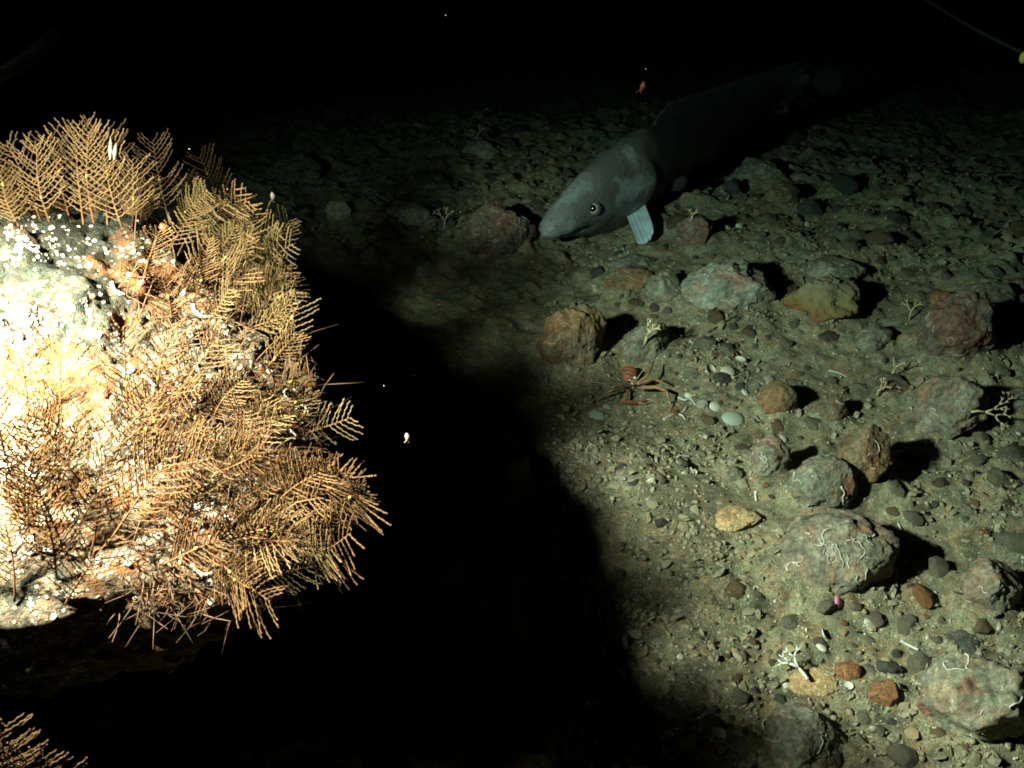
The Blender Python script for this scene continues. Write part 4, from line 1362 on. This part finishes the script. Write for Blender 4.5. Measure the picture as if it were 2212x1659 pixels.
def pebble(px, py, wpx, mk, name='pebble'):
    p = on_ground(px, py)
    r_ = wpx * K / F * px_of(p)[2] / 2
    if not free(p.x, p.y, r_ * 0.9):
        return
    STONES.append((p.x, p.y, r_))
    pfil.append((p.x, p.y, r_, r_ * 0.16))
    peb.append((px, py, wpx, mk, p, r_, name))
# chosen ones first
for (x, y, w_, mk) in [(1555, 821, 42, 'stone_dark'), (1572, 750, 30, 'stone_dark'), (1545, 765, 26, 'stone_red'), (1600, 835, 34, 'stone_dark'), (1770, 1388, 40, 'stone_red'), (1805, 1389, 48, 'stone_rust'), (1822, 1365, 26, 'stone_tan'), (1920, 1445, 56, 'stone_dark'), (1935, 1420, 40, 'stone_dark'), (1995, 1290, 60, 'stone_rust'), (1685, 1515, 36, 'stone_dark'), (1695, 1530, 30, 'stone_rust'), (1650, 1545, 50, 'stone_rust'), (1602, 1508, 52, 'stone_grey'), (1520, 1610, 50, 'stone_rust'), (1540, 1560, 40, 'stone_brown'), (1485, 865, 40, 'stone_dark'), (1580, 848, 40, 'stone_brown'), (1370, 1040, 30, 'stone_dark'), (1345, 1010, 26, 'stone_dark'), (1520, 985, 30, 'stone_grey'), (1710, 1350, 50, 'stone_grey'), (1960, 1350, 60, 'stone_grey'), (1410, 1165, 18, 'stone_pale'), (1840, 1395, 30, 'stone_grey'), (1870, 1560, 50, 'stone_grey'), (1430, 1040, 20, 'stone_red'), (1930, 1560, 30, 'stone_dark'), (1470, 1000, 40, 'stone_grey'), (655, 452, 42, 'stone_dark'), (1755, 915, 50, 'stone_grey'), (1735, 850, 40, 'stone_grey')]:
    pebble(x, y, w_, mk)
pr = random.Random(21)
mats_w = ['stone_grey'] * 6 + ['stone_brown'] * 3 + ['stone_dark'] * 3 + ['stone_red'] * 2 + ['stone_rust'] * 2 + ['stone_pale'] * 2 + ['stone_tan']
# cobbles over the rubble behind, getting fewer to the front
for i in range(2600):
    y = pr.uniform(215, 760)
    x = pr.uniform(560, 2230)
    if y > 530 and x < 1280:
        continue
    q_ = on_plane(x, y)
    if vnoise(np.array([[q_.x * 3.2, q_.y * 3.2, 0.7]]), 91)[0] < pr.uniform(-0.7, 0.35):
        continue
    wp = pr.choice((18, 22, 26, 30, 36, 48, 66, 84)) * (0.55 + 0.5 * (y / 700))
    if sum(1 for b_ in peb if b_[6] == 'cobble') > 205:
        break
    pebble(x, y, wp, pr.choice(mats_w[:14]), 'cobble')
nf = 0
for i in range(900):
    x, y = pr.uniform(1290, 2220), pr.uniform(560, 1650)
    q_ = on_plane(x, y)
    if vnoise(np.array([[q_.x * 4.0, q_.y * 4.0, 2.7]]), 93)[0] < pr.uniform(-0.5, 0.5) or (x < 1560 and y > 950):
        continue
    pebble(x, y, pr.choice((28, 36, 46, 60, 76)), pr.choice(('stone_grey', 'stone_grey', 'stone_brown', 'stone_pink', 'stone_red')), 'cobble')
    nf = sum(1 for b_ in peb if b_[6] == 'cobble')
    if nf > 243:
        break
zones = [(1440, 1750, 730, 930, 60), (1500, 1960, 1330, 1600, 75), (1900, 2200, 820, 1130, 22), (1620, 1760, 900, 1130, 14), (1250, 1700, 950, 1300, 20), (1900, 2200, 1120, 1420, 24), (1700, 2190, 700, 860, 26)]
for (x0, x1, y0, y1, n) in zones:
    for i in range(n):
        wp = pr.choice((12, 15, 18, 24, 30)) * pr.uniform(0.8, 1.15)
        pebble(pr.uniform(x0, x1), pr.uniform(y0, y1), wp, pr.choice(mats_w))
FIL.extend(pfil)
lab_items = []
for (px, py, wpx, mk, p, r_, name) in peb:
    o = link(name, pm[(pr.randrange(8), mk)], None)
    zz = pr.uniform(0.7, 1.25)
    o.scale = (r_, r_, r_ * zz)
    o.rotation_euler = (pr.uniform(-0.3, 0.3), pr.uniform(-0.3, 0.3), pr.uniform(0, 6.28))
    o.location = p + Vector((0, 0, r_ * zz * pr.uniform(-0.22, 0.25)))
    w_, ph, dist = rel(px, py)
    size = 'tiny' if wpx < 20 else 'small' if wpx < 36 else 'medium' if wpx < 55 else 'large'
    lab_items.append([o, '%s %s %s %s %s' % (size, colname[mk], name, w_, ph), dist, name])
from collections import defaultdict
byl = defaultdict(list)
for it in lab_items:
    byl[it[1]].append(it)
for lab, its in byl.items():
    its.sort(key=lambda t: t[2])
    for i, it in enumerate(its):
        l2 = lab
        if len(its) > 1:
            l2 = lab + (', nearest to it' if i == 0 else ', farthest from it' if i == len(its) - 1 else ', %s nearest to it' % ordn[i])
        tag(it[0], l2, it[3], 'cobbles in the rubble' if it[3] == 'cobble' else 'pebbles on the sand')

# the seabed sheet itself, once the stones it is banked against are known
gx = axis(-0.75, 1.55, 0.0050, (-40, 40))
gy = axis(0.62, 3.0, 0.0056, (-6, 60))
X, Y = np.meshgrid(gx, gy)
nx, ny = len(gx), len(gy)
Z = ground_np(X.ravel(), Y.ravel())
gv = np.stack([X.ravel(), Y.ravel(), Z], 1)
idx = np.arange(nx * ny).reshape(ny, nx)
q = np.stack([idx[:-1, :-1], idx[:-1, 1:], idx[1:, 1:], idx[1:, :-1]], -1).reshape(-1, 4)
me = bpy.data.meshes.new('seabed')
me.vertices.add(len(gv)); me.vertices.foreach_set('co', gv.ravel())
me.loops.add(q.size); me.loops.foreach_set('vertex_index', q.ravel().astype(np.int32))
me.polygons.add(len(q)); me.polygons.foreach_set('loop_start', np.arange(0, q.size, 4, dtype=np.int32))
me.polygons.foreach_set('use_smooth', np.ones(len(q), bool))
me.update(); me.validate()
seabed = link('seabed', me, sand_mat())
seabed['kind'] = 'structure'


# gravel: nobody could count it
def grains(name, n, sampler, smin, smax, mat, dz=(0.0, 0.2), sub=1, chips=False):
    m = MB()
    v0, f0 = ico(sub)
    r = np.random.default_rng(hash(name) % 1000 if False else len(name) * 31 + n)
    pts = sampler(r, n)
    z = ground_np(pts[:, 0], pts[:, 1])
    sc_ = smin * (smax / smin) ** (r.random(len(pts)) ** 2.0)
    for i in range(len(pts)):
        vv = v0 * (1 + 0.28 * r.uniform(-1, 1, (len(v0), 1))) * np.array([1, r.uniform(0.6, 1), r.uniform(0.4, 0.8)]) * sc_[i]
        if chips:      # flat broken plates lying at odd angles
            vv = vv * np.array([1, 0.8, 0.28])
            vv = vv @ rotm(r.normal() * 0.5, r.normal() * 0.5, 0).T
        a = r.uniform(0, 6.28)
        ca_, sa_ = math.cos(a), math.sin(a)
        vv = np.stack([vv[:, 0] * ca_ - vv[:, 1] * sa_, vv[:, 0] * sa_ + vv[:, 1] * ca_, vv[:, 2]], 1)
        m.add(vv + np.array([pts[i, 0], pts[i, 1], z[i] + sc_[i] * r.uniform(*dz)]), f0)
    me_ = m.mesh(name, not chips)
    o = link(name, me_, mat)
    o['kind'] = 'stuff'
    return o
def px_sampler(x0, x1, y0, y1, clump=0.0):
    def f_(r, n):
        out = []
        while len(out) < n:
            x, y = r.uniform(x0, x1), r.uniform(y0, y1)
            if x < 1180 and y > 520:
                continue
            p = on_plane(x, y)
            if clump and vnoise(np.array([[p.x * 9, p.y * 9, 0.3]]), 55)[0] < r.uniform(-0.5, 0.5) * clump:
                continue
            out.append((p.x, p.y))
        return np.array(out)
    return f_
def gravel_mat(name, cols):
    m, nt, b = new_mat(name)
    ge = nd(nt, 'ShaderNodeNewGeometry')
    n = len(cols)
    c = ramp(nt, ge.outputs['Random Per Island'], [(i / n, c_) for i, c_ in enumerate(cols)], 'CONSTANT')
    co = coords(nt, False)
    c2 = mix(nt, mask(nt, noise(nt, co, 200, 3), 0.36, 0.55), c, SILT)
    nt.links.new(c2, b.inputs['Base Color'])
    return m
gm = gravel_mat('mixed_gravel', [(0.18, 0.165, 0.11), (0.06, 0.06, 0.052), (0.22, 0.13, 0.075), (0.27, 0.24, 0.16), (0.44, 0.43, 0.34), (0.12, 0.10, 0.07), (0.21, 0.19, 0.13), (0.25, 0.15, 0.08), (0.09, 0.09, 0.08), (0.32, 0.29, 0.2)])
g1 = grains('gravel', 9500, px_sampler(560, 2260, 230, 1700, 1.0), 0.0008, 0.0056, gm, (-0.25, 0.3), 2 if False else 1)
gm2 = gravel_mat('shell_grit', [(0.5, 0.48, 0.4), (0.6, 0.58, 0.48), (0.42, 0.4, 0.3), (0.36, 0.3, 0.2), (0.66, 0.63, 0.52)])
g2 = grains('shell_grit', 1500, px_sampler(1150, 2260, 500, 1700), 0.0008, 0.0026, gm2, (0.1, 0.6))
# sand stirred up and hanging above the bed beside the shadow
def puff(r, n):
    out = []
    for _ in range(n):
        k = r.integers(0, 3)
        cx, cy, wx, wy = [(1190, 1150, 55, 50), (1540, 1290, 90, 80), (1430, 1200, 150, 70)][k]
        p = on_plane(r.normal(cx, wx), r.normal(cy, wy))
        out.append((p.x, p.y))
    return np.array(out)
g3 = grains('floating_sand', 900, puff, 0.0005, 0.0013, gm2, (2, 40), 1)

g4 = grains('shell_rubble', 6500, px_sampler(560, 2260, 230, 1700, 1.3), 0.0020, 0.0115, gm, (-0.15, 0.3), 1, True)
def snow(r, n):
    return np.stack([r.uniform(-0.6, 1.3, n), r.uniform(0.5, 2.4, n)], 1)
m = MB()
rr_ = np.random.default_rng(8)
v0_, f0_ = ico(1)
for i in range(34):
    d_ = rr_.uniform(0.7, 2.0)
    p_ = CAM + ray(rr_.uniform(0, 2212), rr_.uniform(0, 1659)) * d_
    if p_.z < 0.08:
        continue
    m.add(v0_ * rr_.uniform(0.00012, 0.00026) + np.array(p_), f0_)
o = link('marine_snow', m.mesh('marine_snow'), M['white_spot'])
o['kind'] = 'stuff'

# ------------------------------------------------------------------ small drifting animals, cables
def plankton(px, py, depth, lpx, label, mat='plankton', tiltd=0.0):
    p = CAM + ray(px, py) * depth
    ln = lpx * K / F * depth
    m = MB()
    t = np.linspace(0, 1, 10)
    m.tube([(0.1 * ln * math.sin(3 * x), 0, ln * (0.5 - x)) for x in t], ln * 0.25 * np.array([0.15, 0.5, 0.8, 1, 1.05, 1, 0.85, 0.65, 0.45, 0.3]), 8)
    o = empty('plankton_animal', p, label, 'plankton', 'tiny drifting animals')
    o.rotation_euler = (0, tiltd, 0)
    link('body', m.mesh('body'), M[mat], o)
    a = MB()
    for s in (-1, 1):
        a.tube([(s * 0.08 * ln, 0, -0.45 * ln), (s * 0.16 * ln, 0, -0.62 * ln), (s * 0.30 * ln, 0, -0.70 * ln)], ln * 0.03, 4)
    link('tail', a.mesh('tail'), M[mat], o)
plankton(878, 944, 1.05, 22, 'tiny pale pink animal drifting alone in the black shadow')
plankton(587, 424, 1.45, 20, 'tiny pink animal drifting right of the boulder-top hydroids', tiltd=0.1)
plankton(1386, 186, 2.0, 24, 'tiny orange-brown animal drifting in the dark above the fish', 'anemone', 0.3)

def cable(p0, p1, dep0, dep1, label, rad=0.004):
    a, b2 = CAM + ray(*p0) * dep0, CAM + ray(*p1) * dep1
    m = MB()
    t = np.linspace(0, 1, 24)
    m.tube([tuple((b2 - a) * x + Vector((0, 0, -0.008 * math.sin(math.pi * x)))) for x in t], rad, 8)
    o = link('cable', m.mesh('cable'), M['cable'], None, a)
    tag(o, label, 'cable', 'thin cables of the camera rig')
    return o

cable((1960, -30), (2240, 128), 2.3, 1.9, 'thin faint cable slanting across the top right corner of the photo', 0.003)
cb_ = cable((-60, 186), (120, 70), 1.05, 1.3, 'faint grey cable at the upper left corner, above the hydroids', 0.008)
cb_.data.materials.clear()
cb_.data.materials.append(M['fin_tail'])
p_ = CAM + ray(2211, 124) * 1.92
m = MB()
v, f2 = ico(3)
m.add(v * np.array([0.007, 0.006, 0.011]), f2)
o = link('clamp', m.mesh('clamp'), M['yellow_tape'], None, p_)
tag(o, 'small yellow-green clamp on the thin cable at the right edge', 'clamp')
ground_frond(-30, 1740, 20, 1560, 0.86, 'hydroid tip poking into the lamp light at left edge, below the boulder', 811)
ground_frond(-20, 1790, 26, 1600, 0.84, 'second hydroid tip at the left edge, just below the first', 812)
ground_frond(20, 1800, 55, 1632, 0.84, 'hydroid tip at the bottom left corner, left of two', 813)
ground_frond(60, 1820, 112, 1645, 0.84, 'hydroid tip at the bottom left corner, right of two', 814)

# ------------------------------------------------------------------ the water itself
def haze_box():
    m = bpy.data.materials.new('sea_water')
    m.use_nodes = True
    nt = m.node_tree
    nt.nodes.clear()
    out = nt.nodes.new('ShaderNodeOutputMaterial')
    va = nt.nodes.new('ShaderNodeVolumeAbsorption')
    va.inputs['Density'].default_value = 1.5
    va.inputs['Color'].default_value = (0.51, 0.62, 0.63, 1)
    nt.links.new(va.outputs[0], out.inputs['Volume'])
    lo, hi = np.array([-50, -9, -2.0]), np.array([50, 75, 3.0])
    v = [(x, y, z) for x in (lo[0], hi[0]) for y in (lo[1], hi[1]) for z in (lo[2], hi[2])]
    f_ = [(0, 1, 3, 2), (4, 6, 7, 5), (0, 4, 5, 1), (2, 3, 7, 6), (0, 2, 6, 4), (1, 5, 7, 3)]
    o = link('haze', np_mesh('haze', v, f_, False), m)
    o['kind'] = 'stuff'
haze_box()
